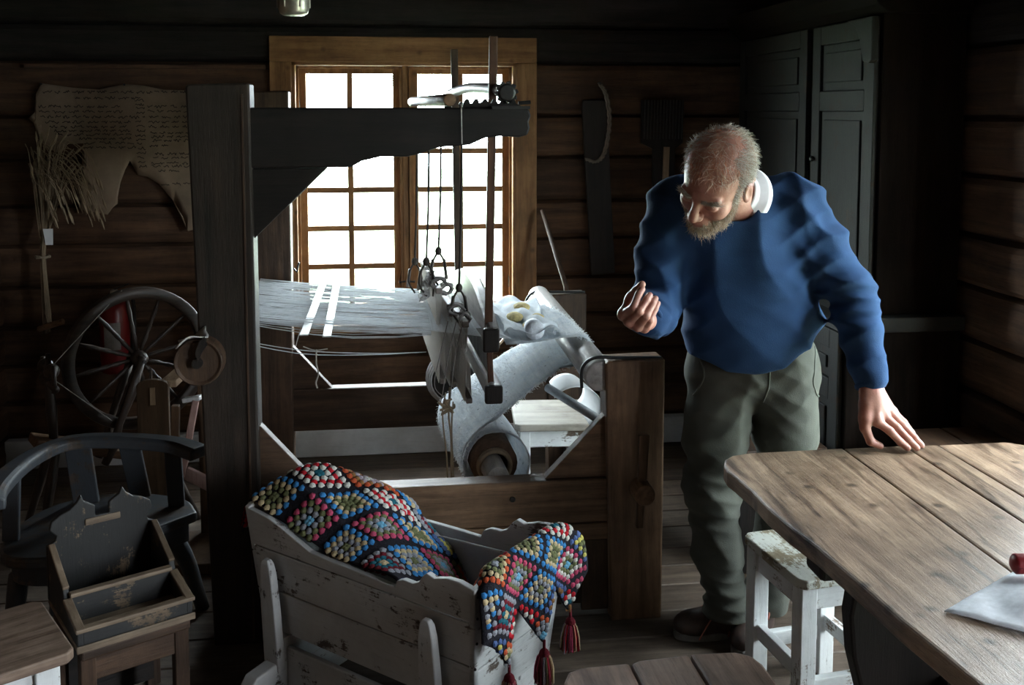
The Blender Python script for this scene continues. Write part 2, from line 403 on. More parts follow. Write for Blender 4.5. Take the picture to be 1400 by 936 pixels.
# heavy cantilever arms with a shaped underside
arm_prof = [(-.44, 1.565), (-.124, 1.566), (-.09, 1.585), (-.031, 1.599), (.055, 1.599), (.09, 1.606), (.161, 1.629), (.258, 1.636), (.307, 1.658), (.36, 1.664), (.42, 1.660), (.448, 1.668), (.456, 1.69), (.452, 1.71), (.46, 1.73), (.452, 1.752), (.43, 1.757), (-.44, 1.757)]
for y0, y1 in ((NY0 + .01, NY1 - .01), (FY0 + .01, FY1 - .01)):
    LP(MB().prism(arm_prof, 'y', y0, y1), 'arm', darkw('x'), bevel=.006)
    LP(MB().prism([(-.44, 1.562), (-.204, 1.562), (-.434, 1.338), (-.44, 1.338)], 'y', y0 + .02, y1 - .02), 'brace', darkw('x'), bevel=.004)
    LP(MB().prism([(.238, 1.757)] + sum([[(.24 + .03 * k, 1.772), (.248 + .03 * k, 1.785), (.257 + .03 * k, 1.785), (.263 + .03 * k, 1.770)] for k in range(6)], []) + [(.44, 1.757)], 'y', y0 + .02, y0 + .05), 'toothed_rack', darkw('x'))
    LP(box(.33, .455, y0 - .01, y0 + .01, 1.752, 1.762), 'iron_strap', iron)
# rails, lower boards and corner braces
LP(box(-.44, .76, NY0 + .02, NY1 - .01, .345, .497), 'rail', midw('x'), bevel=.006)
LP(box(-.44, .76, NY0 + .022, NY1 - .012, .282, .341), 'rail', midw('x'), bevel=.005)
LP(box(-.44, .76, NY1 - .03, NY1 - .01, .03, .279), 'lower_board', oldw('x'), bevel=.003)
LP(box(.64, .735, NY0 + .03, NY0 + .05, .03, .279), 'lower_board', oldw('z'), bevel=.003)
LP(box(-.44, .73, FY0 + .015, FY1 - .02, .345, .532), 'rail', oldw('x'), bevel=.006)
for y0, y1 in ((NY0 + .035, NY1 - .03), (FY0 + .03, FY1 - .03)):
    LP(MB().prism([(.512, .499), (.738, .499), (.738, .722), (.726, .722)], 'y', y0, y1), 'brace', midw('x'), bevel=.003)
    LP(MB().prism([(-.235, .499), (-.437, .499), (-.437, .72), (-.428, .72)], 'y', y0, y1), 'brace', oldw('x'), bevel=.003)
for x in (-.53, .80):
    LP(box(x - .035, x + .035, NY1 - .02, FY0 + .02, .12, .25), 'cross_rail', oldw('y'), bevel=.005)
LP(box(-.57, -.49, NY1 - .02, FY0 + .02, 1.50, 1.58), 'cross_rail', oldw('y'), bevel=.005)
# wedged tenon on the right front post
LP(MB().lathe([(.036, -.05), (.036, .03), (.03, .036)], (.832, NY0 - .03, .47), 'y', 14), 'tenon', midw('y'), bevel=.004)
LP(MB().beam((.826, NY0 - .03, .34), (.84, NY0 - .028, .66), .022, .02, w2=.036), 'wedge', midw('z'), bevel=.003)
LP(MB().ball((.40, NY0 + .018, .44), .010, 10, 6, (1, .3, 1)), 'peg', darkw('y'))
# breast beam: pale worn roller in iron-strapped notches
bb0, bb1 = Vector((.700, 3.24, .852)), Vector((.664, 4.42, .905))
LP(MB().tube([bb0, bb0 + Vector((0, .01, 0)), bb1], [.050, .054, .050], 20), 'breast_beam', wood('worn_beam', (0.42, 0.40, 0.38), (0.72, 0.70, 0.67), axis='y', rough=.28, bump=.2, spec=.6), smooth=True, bevel=.004)
for (px, py, pz, w) in ((.700, NY0 + .02, .905, .21), (.664, FY0 + .02, .928, .20)):
    pts = [(px - .065, py, pz - .09), (px - .066, py, pz - .03), (px - .045, py, pz + .002), (px - .01, py, pz + .014), (px + .05, py, pz + .010), (px + .12, py, pz + .008), (px + w, py, pz + .006)]
    LP(MB().tube(spline(pts, 24), .006, 6), 'iron_strap', iron, smooth=True)
# warp beam with its big end disc outside the left front post
LP(MB().tube([(-.60, 3.17, .965), (-.60, 4.50, .985)], .055, 18), 'warp_beam', oldw('y'), smooth=True)
dsk = LP(MB().lathe([(.062, -.012), (.072, -.018), (.077, -.004), (.077, .045), (.07, .05)], (-.60, 3.16, .965), 'y', 28), 'beam_disc', oldw('z'), bevel=.003)
LP(MB().lathe([(.016, -.02), (.016, 0)], (-.60, 3.145, .965), 'y', 12), 'axle_pin', darkw('y'), dsk)
LP(MB().prism([(-.603, 1.0), (-.59, 1.038), (-.575, 1.05), (-.57, 1.02), (-.585, 1.0), (-.597, .972)], 'y', 3.12, 3.15), 'disc_notch', darkw('z'), dsk)
LP(MB().grid(lambda u, v: (-.662 + .085 * u + .01 * math.sin(v * 5), 3.125 + v * .09, 1.015 + .062 * u - .02 * u * u + .012 * math.sin(u * 4 + v * 3)), 8, 4), 'leather_flap', plain('pale_leather', (0.62, 0.60, 0.58), .35), loom, solid=.004, smooth=True)
# warp: a sheet of single threads from the back beam to the heddles, a little slack
warp_m = translucent('warp_yarn', (0.84, 0.86, 0.88), .45)
mb = MB(); rw = random.Random(3); NT = 300
for k in range(NT):
    t = k / (NT - 1); yy = 3.50 + .76 * t
    x0, z0 = -.548 + .0 * t, 1.022 + .012 * t + rw.uniform(-.006, .006)
    x1, z1 = .14, .958 + .014 * t + rw.uniform(-.012, .012)
    sag = rw.uniform(.0, .014) if k > 8 else .035 - k * .003
    pts = [(x0 + (x1 - x0) * q / 5, yy + rw.uniform(-.0015, .0015) + (0.01 * math.sin(q + k) if k < 6 else 0), z0 + (z1 - z0) * q / 5 - sag * math.sin(math.pi * q / 5)) for q in range(6)]
    mb.tube(pts, .0011, 3, False)
warp = LP(mb, 'warp', warp_m); stuff(warp)
mb = MB()
for k in range(NT // 2):      # from the heddles through the reed to the fell: the two sheds
    t = k / (NT // 2 - 1); yy = 3.51 + .74 * t
    mb.tube([(.14, yy, .965), (.33, 3.50 + .70 * t, .952 + (.02 if k % 2 else -.012)), (.43, 3.52 + .60 * t, .925)], .001, 3, False)
stuff(LP(mb, 'warp', warp_m))
mb = MB()
for k in range(2):
    mb.tube(spline([(-.54, 3.42 + .02 * k, .975 - .012 * k), (-.3, 3.41, .93 - .012 * k), (-.05, 3.44, .905 - .004 * k), (.12, 3.46, .90)], 10), .0014, 4)
stuff(LP(mb, 'loose_thread', warp_m))
# lease sticks and their cords
lm = wood('lease_stick_wood', (0.62, 0.64, 0.66), (0.84, 0.85, 0.86), axis='y', rough=.45, bump=.1)
for (xa, xb, za, zb) in ((-.275, -.297, 1.046, .985), (-.225, -.220, 1.046, .978)):
    LP(MB().beam((xb, 3.40, zb), (xa, 4.34, za), .030, .005, up=(0, 0, 1)), 'lease_stick', lm, bevel=.0015)
cord_m = plain('linen_cord', (0.42, 0.40, 0.36), .9, noise=.3)
LP(MB().tube(spline([(-.30, 3.405, .945), (-.26, 3.40, .932), (-.218, 3.405, .935)], 8), .0022, 5), 'cord', cord_m)
LP(MB().tube(spline([(-.255, 3.40, .934), (-.257, 3.40, .89), (-.250, 3.40, .85), (-.259, 3.40, .82), (-.254, 3.40, .80)], 16), .0028, 5), 'cord', cord_m)
LP(MB().tube([(-.325, 4.33, 1.03), (-.326, 3.41, .945)], .0018, 4), 'cord', cord_m)
LP(MB().tube(spline([(-.42, 4.38, 1.06), (-.405, 4.36, 1.05), (-.40, 4.36, 1.075), (-.395, 4.36, 1.09)], 10), .004, 5), 'hook', iron)
# heddle shafts: top and bottom stick with the string heddles between them
hed_m = translucent('heddle_string', (0.74, 0.72, 0.69), .55)
def shaft(x0, x1, zt0, zt1, zb0, zb1, y0, y1, seed):
    top = LP(MB().beam((x0, y0, zt0), (x1, y1, zt1), .024, .022), 'shaft_stick', greyw('y'), bevel=.003)
    xb0, xb1 = x0 + .012, x1 + .005
    LP(MB().beam((xb0, y0, zb0), (xb1, y1, zb1), .022, .020), 'shaft_stick', greyw('y'), bevel=.003)
    mb = MB(); r = random.Random(seed); n = 85
    for k in range(n):
        t = (k + .5) / n; t = .03 + .92 * t
        xt = x0 + (x1 - x0) * t; yt = y0 + (y1 - y0) * t; zt = zt0 + (zt1 - zt0) * t; zb = zb0 + (zb1 - zb0) * t; xb = xb0 + (xb1 - xb0) * t
        zm = (zt + zb) / 2 + .03 + r.uniform(-.008, .008)
        for s in (-1, 1):
            mb.tube([(xt + s * .013, yt, zt + .01), (xt + s * .006, yt + r.uniform(-.004, .004), zm + .012), (xt, yt, zm), (xb + s * .006, yt + r.uniform(-.006, .006), zm - .04), (xb + s * .013, yt + r.uniform(-.004, .004), zb - .012)], .0013, 3, False)
    stuff(LP(mb, 'heddles', hed_m))
    return top
shaft(.261, .205, .992, .985, .715, .748, 3.47, 4.24, 1)
shaft(.172, .138, 1.098, 1.095, .765, .80, 3.56, 4.27, 2)
shaft(.215, .17, 1.03, 1.03, .74, .77, 3.60, 4.25, 3)
wool = plain('wool_tuft', (0.70, 0.70, 0.70), .95, noise=.3, scale=120, bump=.6)
# hanging cords, horses and knots above the shafts
dark_cord = plain('dark_cord', (0.06, 0.052, 0.045), .9)
def cord(pts, r=.0028, m=None, n=14, name='cord'):
    return LP(MB().tube(spline(pts, n), r, 5), name, m or dark_cord, smooth=True)
for (x, yy, zt, zb) in ((.140, 3.60, 1.66, 1.20), (.185, 3.62, 1.66, 1.235), (.255, 3.55, 1.66, 1.11), (.108, 4.0, 1.66, 1.14)):
    cord([(x, yy, zt), (x - .003, yy, (zt + zb) / 2), (x - .012, yy, zb)], .0042)
    LP(MB().ball((x - .012, yy, zb), .013, 8, 6, (1, 1, 1.3)), 'knot', dark_cord, smooth=True)
    for s in (-1, 1):
        cord([(x - .012, yy, zb), (x - .012 + s * .022, yy - .01, zb - .04), (x - .012 + s * .026, yy, zb - .085), (x + s * .012, yy + .01, zb - .13)], .004)
        LP(MB().beam((x - .012 + s * .020, yy, zb - .03), (x - .012 + s * .030, yy + .01, zb - .105), .012, .018), 'heddle_horse', greyw('z'), bevel=.003)
for (x, yy, z, r_) in ((.172, 3.60, 1.12, .030), (.20, 3.62, 1.095, .026), (.235, 3.56, 1.03, .030), (.262, 3.52, 1.005, .020)):
    for q in range(5):
        a = q * 1.3
        cord([(x + r_ * math.cos(a), yy + .012 * q - .03, z + .018 * math.sin(a)), (x + r_ * math.cos(a + 1.6), yy + .012 * q - .025, z + .022 * math.sin(a + 1.6)), (x + r_ * math.cos(a + 3.2), yy + .012 * q - .02, z + .018 * math.sin(a + 3.2)), (x + r_ * math.cos(a + 4.8), yy + .012 * q - .015, z + .02 * math.sin(a + 4.8))], .0055, plain('tie_cord', (0.25, 0.24, 0.23), .9), 12)
for (x0, x1, zz) in ((.19, .17, .70), (.215, .20, .66), (.16, .19, .72)):
    cord([(x0 + .04, 3.50, 1.0), (x0 + .01, 3.49, .88), (x0 - .01, 3.49, zz + .05), (x1, 3.49, zz)], .0018, plain('tie_cord', (0.25, 0.24, 0.23), .9))
cord([(.205, 3.50, .76), (.20, 3.49, .66), (.208, 3.48, .56), (.205, 3.47, .30)], .0035, plain('hemp', (0.28, 0.22, 0.15), .9))
cord([(.190, 3.50, .74), (.178, 3.49, .66), (.192, 3.48, .50), (.196, 3.47, .30)], .003, plain('hemp', (0.28, 0.22, 0.15), .9))
cord([(.218, 3.52, .70), (.212, 3.52, .6), (.216, 3.50, .45), (.214, 3.48, .30)], .003, plain('hemp', (0.28, 0.22, 0.15), .9))
for q in range(7):
    cord([(.20 + .02 * math.cos(q), 3.49, .70 + .02 * math.sin(q * 2)), (.19 + .03 * math.cos(q * 1.7), 3.48, .69 + .025 * math.sin(q)), (.205 + .02 * math.sin(q * 3), 3.49, .685)], .004, plain('hemp', (0.28, 0.22, 0.15), .9), 8)
mb = MB()
for q in range(60):
    r = random.Random(q); z = 1.06 + .12 * r.random(); x = .128 + .012 * math.sin(z * 40)
    a = r.uniform(0, 6.28); mb.tube([(x, 3.62, z), (x + .016 * math.cos(a), 3.62 + .016 * math.sin(a), z + r.uniform(-.012, .012)), (x + .02 * math.cos(a + .8), 3.62 + .02 * math.sin(a + .8), z + r.uniform(-.02, .02))], .003, 4)
stuff(LP(mb, 'wool_tuft', wool))
# beater: two swords, arched hand-tree, race board and reed
swm = wood('sword_wood', (0.06, 0.026, 0.014), (0.16, 0.075, 0.042), axis='z', rough=.5, bump=.2)
LP(MB().beam((.354, 3.40, 2.0), (.337, 3.42, .99), .028, .022, up=(0, 1, 0)), 'sword', swm, bevel=.003)
LP(MB().beam((.337, 3.42, .99), (.346, 3.42, .76), .020, .022, up=(0, 1, 0)), 'sword', swm, bevel=.003)
LP(MB().beam((.275, 4.25, 2.005), (.292, 4.25, .80), .030, .022, up=(0, 1, 0)), 'sword', oldw('z'), bevel=.003)
btm = wood('beater_wood', (0.30, 0.28, 0.27), (0.60, 0.58, 0.57), axis='y', rough=.38, bump=.2, spec=.5)
def tree(name, zz, hh, arch, wid, dx=0.0):
    """board along y with an arched top, swung a little out of square"""
    n = 14; mb = MB(); k0 = len(mb.v)
    for i in range(n + 1):
        t = i / n; yy = 3.375 + .93 * t; x = .350 - .066 * t + dx
        z = zz[0] + (zz[1] - zz[0]) * t; h = hh + arch * math.sin(math.pi * min(1, max(0, t * 1.05)))
        for (a, c) in ((-wid / 2, 0), (wid / 2, 0), (wid / 2, h - .008), (wid / 2 - .01, h), (-wid / 2 + .01, h), (-wid / 2, h - .008)):
            mb.v.append((x + a, yy, z + c))
    for i in range(n):
        for j in range(6):
            a, b = i * 6 + j, i * 6 + (j + 1) % 6
            mb.f.append((a, b, b + 6, a + 6)); mb.mi.append(0)
    mb.f.append(tuple(range(6))); mb.f.append(tuple(n * 6 + j for j in range(6))); mb.mi += [0, 0]
    return LP(mb, name, btm, bevel=.003)
tree('hand_tree', (.925, .985), .075, .085, .044)
tree('race_board', (.735, .80), .062, .0, .050, .008)
LP(box(.312, .368, 3.355, 3.38, .915, 1.0), 'beater_end', darkw('z'), bevel=.008)
LP(box(.318, .380, 3.35, 3.378, .735, .80), 'beater_end', darkw('z'), bevel=.008)
mb = MB()
for k in range(130):
    t = k / 129; yy = 3.44 + .80 * t; x = .350 - .066 * t
    mb.box(x - .003, x + .003, yy, yy + .0025, .79 + .06 * t, .93 + .06 * t)
stuff(LP(mb, 'reed', wood('reed_cane', (0.16, 0.15, 0.15), (0.34, 0.33, 0.32), axis='z')))
# rocking bar and roller resting on the arms, ratchet at the front end
pts = spline([(.385, 3.27, 1.806), (.36, 3.45, 1.822), (.31, 3.9, 1.835), (.255, 4.42, 1.818)], 16)
LP(MB().tube(pts, .020, 10), 'rocking_bar', wood('pale_bar', (0.40, 0.40, 0.40), (0.66, 0.66, 0.66), axis='y', rough=.4), smooth=True, bevel=.003)
rt = MB().lathe([(.024, -.025), (.030, -.02), (.030, .02), (.024, .025)], (.382, 3.27, 1.806), 'y', 18)
for k in range(10):
    a = k * .628; rt.beam((.382 + .026 * math.cos(a), 3.255, 1.806 + .026 * math.sin(a)), (.382 + .037 * math.cos(a + .2), 3.255, 1.806 + .037 * math.sin(a + .2)), .014, .010, up=(0, 1, 0))
LP(rt, 'ratchet', iron, bevel=.002)
LP(MB().tube([(.196, 3.26, 1.782), (.10, 4.42, 1.785)], .021, 14), 'roller', midw('y'), smooth=True, bevel=.003)
LP(MB().tube([(.230, 3.218, 1.77), (.232, 3.218, 1.64)], .0022, 5), 'cord', cord_m)
LP(MB().tube([(.42, 3.25, 1.772), (.46, 3.25, 1.775)], .006, 8), 'iron_pin', iron)
# woven cloth: fell -> breast beam -> slanting down to the cloth roll
def cloth_mat():
    m, nt, b = _new('woven_cloth'); L = nt.links.new
    tc = _n(nt, 'ShaderNodeTexCoord'); n = _n(nt, 'ShaderNodeTexNoise', Scale=9, Detail=8, Roughness=.75); L(tc.outputs['Object'], n.inputs[0])
    base = _ramp(nt, n.outputs['Fac'], [(.35, (0.70, 0.76, 0.82)), (.6, (0.90, 0.92, 0.93))])
    uv = _n(nt, 'ShaderNodeUVMap'); mpv = _n(nt, 'ShaderNodeMapping'); mpv.inputs['Scale'].default_value = (26, 1.2, 1); L(uv.outputs[0], mpv.inputs[0]); w = _n(nt, 'ShaderNodeTexNoise', Scale=1.0, Detail=3); L(mpv.outputs[0], w.inputs[0])
    st = _ramp(nt, w.outputs['Fac'], [(.38, (0.45, 0.48, 0.52)), (.52, (1, 1, 1))])
    col = _mix(nt, .22, base, st, 'MULTIPLY')
    v = _n(nt, 'ShaderNodeTexVoronoi', Scale=22.0); L(tc.outputs['Object'], v.inputs[0])
    sp = _ramp(nt, v.outputs['Distance'], [(.07, (0.06, 0.08, 0.10)), (.13, (1, 1, 1))])
    col = _mix(nt, .8, col, sp, 'MULTIPLY')
    L(col, b.inputs['Base Color']); b.inputs['Roughness'].default_value = .9
    n2 = _n(nt, 'ShaderNodeTexNoise', Scale=95, Detail=6, Roughness=.7); L(tc.outputs['Object'], n2.inputs[0])
    bp = _n(nt, 'ShaderNodeBump', Strength=1.0, Distance=.010); L(n2.outputs['Fac'], bp.inputs['Height']); L(bp.outputs[0], b.inputs['Normal'])
    t = _n(nt, 'ShaderNodeBsdfTranslucent'); L(col, t.inputs[0]); mx = _n(nt, 'ShaderNodeMixShader'); mx.inputs[0].default_value = .45
    L(b.outputs[0], mx.inputs[1]); L(t.outputs[0], mx.inputs[2]); L(mx.outputs[0], nt.nodes['Material Output'].inputs[0])
    return m
clm = cloth_mat()
path = []       # (x,z) section of the cloth
bx, bz, br = .684, .878, .058
for k in range(6): path.append((.42 + (bx - .03 - .42) * k / 6, .915 + (bz + br - .915) * k / 6 - .012 * math.sin(k / 6 * 3.1)))
for k in range(9):
    a = R(100 - 190 * k / 8); path.append((bx + br * math.cos(a), bz + br * math.sin(a)))
rx, rz_, rr = .345, .48, .130
e0 = (bx + br * math.cos(R(-120)), bz + br * math.sin(R(-120)))
a1 = R(118); e1 = (rx + rr * math.cos(a1), rz_ + rr * math.sin(a1))
for k in range(1, 15):
    t = k / 14; path.append((e0[0] + (e1[0] - e0[0]) * t, e0[1] + (e1[1] - e0[1]) * t + .008 * math.sin(t * 3.14)))
for k in range(1, 30):
    a = a1 + R(430) * k / 29; q = rr - .02 * k / 29; path.append((rx + q * math.cos(a), rz_ + q * math.sin(a)))
plen = [0]
for p, q in zip(path, path[1:]): plen.append(plen[-1] + math.dist(p, q))
NU = len(path) - 1; NV = 22; rc = random.Random(5); edge = [rc.uniform(-.008, .008) for _ in range(NU + 1)]
mb = MB()
for i, (x, z) in enumerate(path):
    for j in range(NV + 1):
        t = j / NV
        sl = plen[i] / plen[-1]
        y0 = 3.475 + .03 * min(1, sl * 4) - (.02 if i > 28 else 0); y1 = 4.16 - .10 * min(1, sl * 3)
        # the cloth leans: towards the front the roll sits a bit further right
        yy = y0 + (y1 - y0) * t + (edge[i] if j in (0, NV) else 0)
        wav = .006 * math.sin(t * 9 + i * .5) * (1 if i < 7 else .35)
        dx = .06 * (1 - t) * min(1, max(0, (i - 14) / 12)) + .016 * (1 - t) * (i < 15)
        mb.v.append((x + dx - .03, yy, z + wav))
for i in range(NU):
    for j in range(NV):
        a = i * (NV + 1) + j; mb.f.append((a, a + 1, a + NV + 2, a + NV + 1)); mb.mi.append(0)
uvs = [(plen[i // (NV + 1)] * 2.0, (i % (NV + 1)) / NV) for i in range(len(mb.v))]
cl = LP(mb, 'woven_cloth', clm, smooth=True)
ul = cl.data.uv_layers.new(name='UVMap')
for lp in cl.data.loops: ul.data[lp.index].uv = uvs[lp.vertex_index]
md = cl.modifiers.new('solid', 'SOLIDIFY'); md.thickness = .004; md.offset = 0
mb = MB(); rf = random.Random(9)       # frayed selvedge
for i in range(6, 34):
    x, z = path[i]
    for q in range(9):
        t = rf.random(); xx = x + (path[i + 1][0] - x) * t - .03 + .06 * min(1, max(0, (i - 14) / 12)) + .016 * (i < 15); zz = z + (path[i + 1][1] - z) * t
        yy = 3.500 - (.02 if i > 28 else 0)
        mb.tube([(xx, yy + .006, zz), (xx + rf.uniform(-.006, .006), yy - .004, zz + rf.uniform(-.004, .004)), (xx + rf.uniform(-.012, .012), yy - .016, zz + rf.uniform(-.012, .008))], .0009, 3, False)
stuff(LP(mb, 'fringe', warp_m))
mb = MB()                             # woolly nap on the visible face of the cloth
for q in range(5200):
    i = rf.randint(4, 33); t = rf.random(); j = rf.random(); (x, z), (x2, z2) = path[i], path[i + 1]
    tx, tz = x2 - x, z2 - z; L_ = math.hypot(tx, tz); nx, nz = -tz / L_, tx / L_
    if i > 13: nx, nz = tz / L_ * -1 * -1, -tx / L_
    if (i <= 13 and nz < 0 and i < 7) or (i > 14 and nx * -1 + nz * .3 < 0): nx, nz = -nx, -nz
    y0 = 3.475 + .03; yy = y0 + (4.06 - y0) * j
    dx = .06 * (1 - j) * min(1, max(0, (i - 14) / 12)) + .016 * (1 - j) * (i < 15)
    p = Vector((x + tx * t + dx - .03, yy, z + tz * t)); n = Vector((nx, 0, nz))
    mb.tube([p, p + n * .004 + Vector((rf.uniform(-.004, .004), rf.uniform(-.005, .005), rf.uniform(-.003, .003))), p + n * .006 + Vector((rf.uniform(-.009, .009), rf.uniform(-.010, .010), rf.uniform(-.008, .006)))], .0007, 3, False)
stuff(LP(mb, 'nap', warp_m))
LP(MB().grid(lambda u, v: (.40 + .20 * u + .01 * math.sin(v * 9), 3.50 + .62 * v, .948 + .014 * math.sin(u * 9 + v * 4) + .009 * abs(math.sin(v * 13 + u * 7 + 2 * math.sin(u * 5))) + .002 * math.sin(u * 17 - v * 14)), 28, 36), 'crumpled_wrap', translucent('wrap_cloth', (0.74, 0.78, 0.82), .4), loom, solid=.002, smooth=True)
for k, (x, yy, s_) in enumerate(((.47, 3.74, .030), (.52, 3.92, .032), (.555, 3.72, .024), (.50, 3.58, .020))):
    LP(MB().ball((x, yy, .958), s_, 9, 6, (1.1, 1.7, .62)), 'yarn_bundle', plain('ochre_yarn', (0.46, 0.38, 0.17), .9, noise=.35, scale=90, bump=.8), smooth=True)
LP(MB().lathe([(.012, -.03), (.034, -.03), (.036, 0), (.034, .03), (.012, .03)], (.515, 3.535, .955), 'y', 16), 'yarn_bobbin', plain('white_yarn', (0.66, 0.70, 0.76), .9, noise=.2, scale=120, bump=.6), smooth=True)
# cloth roll: beam, brown backing, rope coils
LP(MB().tube([(.362, 3.34, .478), (.348, 3.5, .478), (.30, 4.40, .49)], [.040, .044, .046], 18), 'cloth_beam', wood('worn_beam', (0.42, 0.40, 0.38), (0.72, 0.70, 0.67), axis='y'), smooth=True, bevel=.003)
LP(MB().tube([(.362, 3.475, .48), (.33, 4.10, .48)], .085, 20), 'backing_roll', plain('brown_sacking', (0.12, 0.075, 0.05), .9, noise=.4, bump=.6), smooth=True)
for k in range(4):
    c = Vector((.361, 3.445 + .012 * k, .48)); r_ = .056 + .003 * (k % 2)
    LP(MB().tube([c + Vector((r_ * math.cos(a), .003 * math.sin(a * 2), r_ * math.sin(a))) for a in [i * 2 * math.pi / 24 for i in range(25)]], .0075, 6, False), 'rope_coil', plain('hemp', (0.28, 0.22, 0.15), .9), smooth=True)
for k in range(3):
    c = Vector((.268, 4.28 + .02 * k, .57)); r_ = .10 + .008 * k
    LP(MB().tube([c + Vector((r_ * math.cos(a), 0, r_ * math.sin(a))) for a in [i * 2 * math.pi / 28 for i in range(29)]], .007, 6, False), 'hoop', plain('grey_hoop', (0.45, 0.44, 0.43), .5), smooth=True)
LP(MB().lathe([(.03, -.03), (.095, -.03), (.095, .04), (.03, .04)], (.268, 4.30, .57), 'y', 24), 'ratchet_wheel', darkw('z'), bevel=.004)
# loose lever and strut
LP(MB().tube([(.585, 3.66, .70), (.755, 3.40, .635)], .016, 12), 'lever', plain('grey_rod', (0.34, 0.36, 0.39), .45, noise=.3), smooth=True)
LP(MB().tube([(.36, 3.80, .70), (.52, 3.80, .635)], .014, 10), 'lever', plain('grey_rod', (0.34, 0.36, 0.39), .45, noise=.3), smooth=True)
LP(MB().beam((.40, 4.36, .62), (.62, 4.36, .86), .012, .010), 'strut', palew('x'))
# ------------------------------------------------------------------ table with worn plank top
tb = thing('table', 'long worn plank table with rounded corner, the man leaning his hand on it', 'table', (0.955, 2.655, 0), R(0.5))
tabm = wood('table_top', (0.125, 0.076, 0.046), (0.46, 0.33, 0.225), axis='y', rough=.38, bump=.5, spots=.8, vary=.15, stain=.9, streak=.9, spec=.5)
edges = [-.05, .345, .533, .634, .905]; rt_ = random.Random(2)
def table_plank(k):
    x0, x1 = edges[k] + (.0015 if k else 0), edges[k + 1] - .0015
    far = []
    if k == 0: far = [(x1, .03), (x0 + .11, .026), (x0 + .055, .012), (x0 + .022, -.018), (x0 + .006, -.055), (x0, -.10)]
    elif k == 3: far = [(x1, -.06), (x1 - .02, -.01), (x1 - .06, .018), (x0, .018)]
    else: far = [(x1, .03 - .004 * k + rt_.uniform(-.003, .003)), (x0, .03 - .003 * k + rt_.uniform(-.003, .003))]
    if k == 0:
        left = [(x0 + .0085 * q + rt_.uniform(-.005, .006), -.14 - .11 * q) for q in range(9)]
    else: left = []
    poly = far + left + [(x0 + (.085 if k == 0 else 0), -1.20), (x1, -1.20)]
    return MB().prism(poly, 'z', .722, .770)
for k in range(4): table_plank(k).build('plank', tabm, tb, bevel=.006)
box(.02, .86, -.54, -.45, .66, .722).build('batten', darkw('x'), tb, bevel=.01)
box(.05, .86, -1.10, -1.0, .66, .722).build('batten', darkw('x'), tb, bevel=.01)
MB().prism([(.20, 0), (.20, .09), (.185, .20), (.15, .33), (.115, .46), (.105, .56), (.12, .66), (.66, .66), (.66, .58), (.60, .46), (.56, .33), (.525, .20), (.51, .09), (.51, 0), (.42, 0), (.38, .06), (.32, .06), (.28, 0)], 'y', -.52, -.465).build('trestle', darkw('z'), tb, bevel=.008)
for x in (.22, .78): box(x - .035, x + .035, -1.10, -1.03, 0, .66).build('leg', darkw('z'), tb, bevel=.006)
box(.33, .39, -1.05, -.50, .30, .40).build('stretcher', darkw('y'), tb, bevel=.006)
box(.22, .78, -1.09, -1.04, .30, .40).build('stretcher', darkw('x'), tb, bevel=.006)

# ------------------------------------------------------------------ cloth and red case lying on the table
def napkin(u, v):
    # a wrinkled square seen corner first
    x = 1.065 + .40 * u + .26 * v; y_ = 1.752 + .23 * u - .235 * v
    z = .774 + (.012 * abs(math.sin(u * 9 + v * 5 + math.sin(v * 7))) + .008 * math.sin(v * 13 + u * 4) ** 2) * min(1, u * 5 + .1) * min(1, v * 5 + .1)
    return (x, y_, z)
n_ = MB().grid(lambda u, v: (napkin(u, v)[0] - 1.3, napkin(u, v)[1] - 1.75, napkin(u, v)[2] - .77), 24, 24).build('napkin', translucent('white_linen', (0.72, 0.75, 0.80), .2), smooth=True, solid=.0018)
n_.location = (1.3, 1.75, .7715); tag(n_, 'crumpled white cloth spread on the near part of the table', 'cloth')
rc_ = thing('spectacle_case', 'dark red rounded case lying on the white cloth', 'case', (1.352, 1.855, .795), R(-6))
MB().tube([(-.075, 0, .012), (-.068, 0, .012), (.068, 0, .012), (.075, 0, .012)], [.010, .021, .021, .010], 14).build('case_body', plain('red_leather', (0.20, 0.012, 0.016), .4, noise=.2), rc_, smooth=True, bevel=.003)
box(-.066, .066, -.0225, -.020, .010, .013).build('seam', plain('dark_red_leather', (0.15, 0.01, 0.012), .5), rc_)

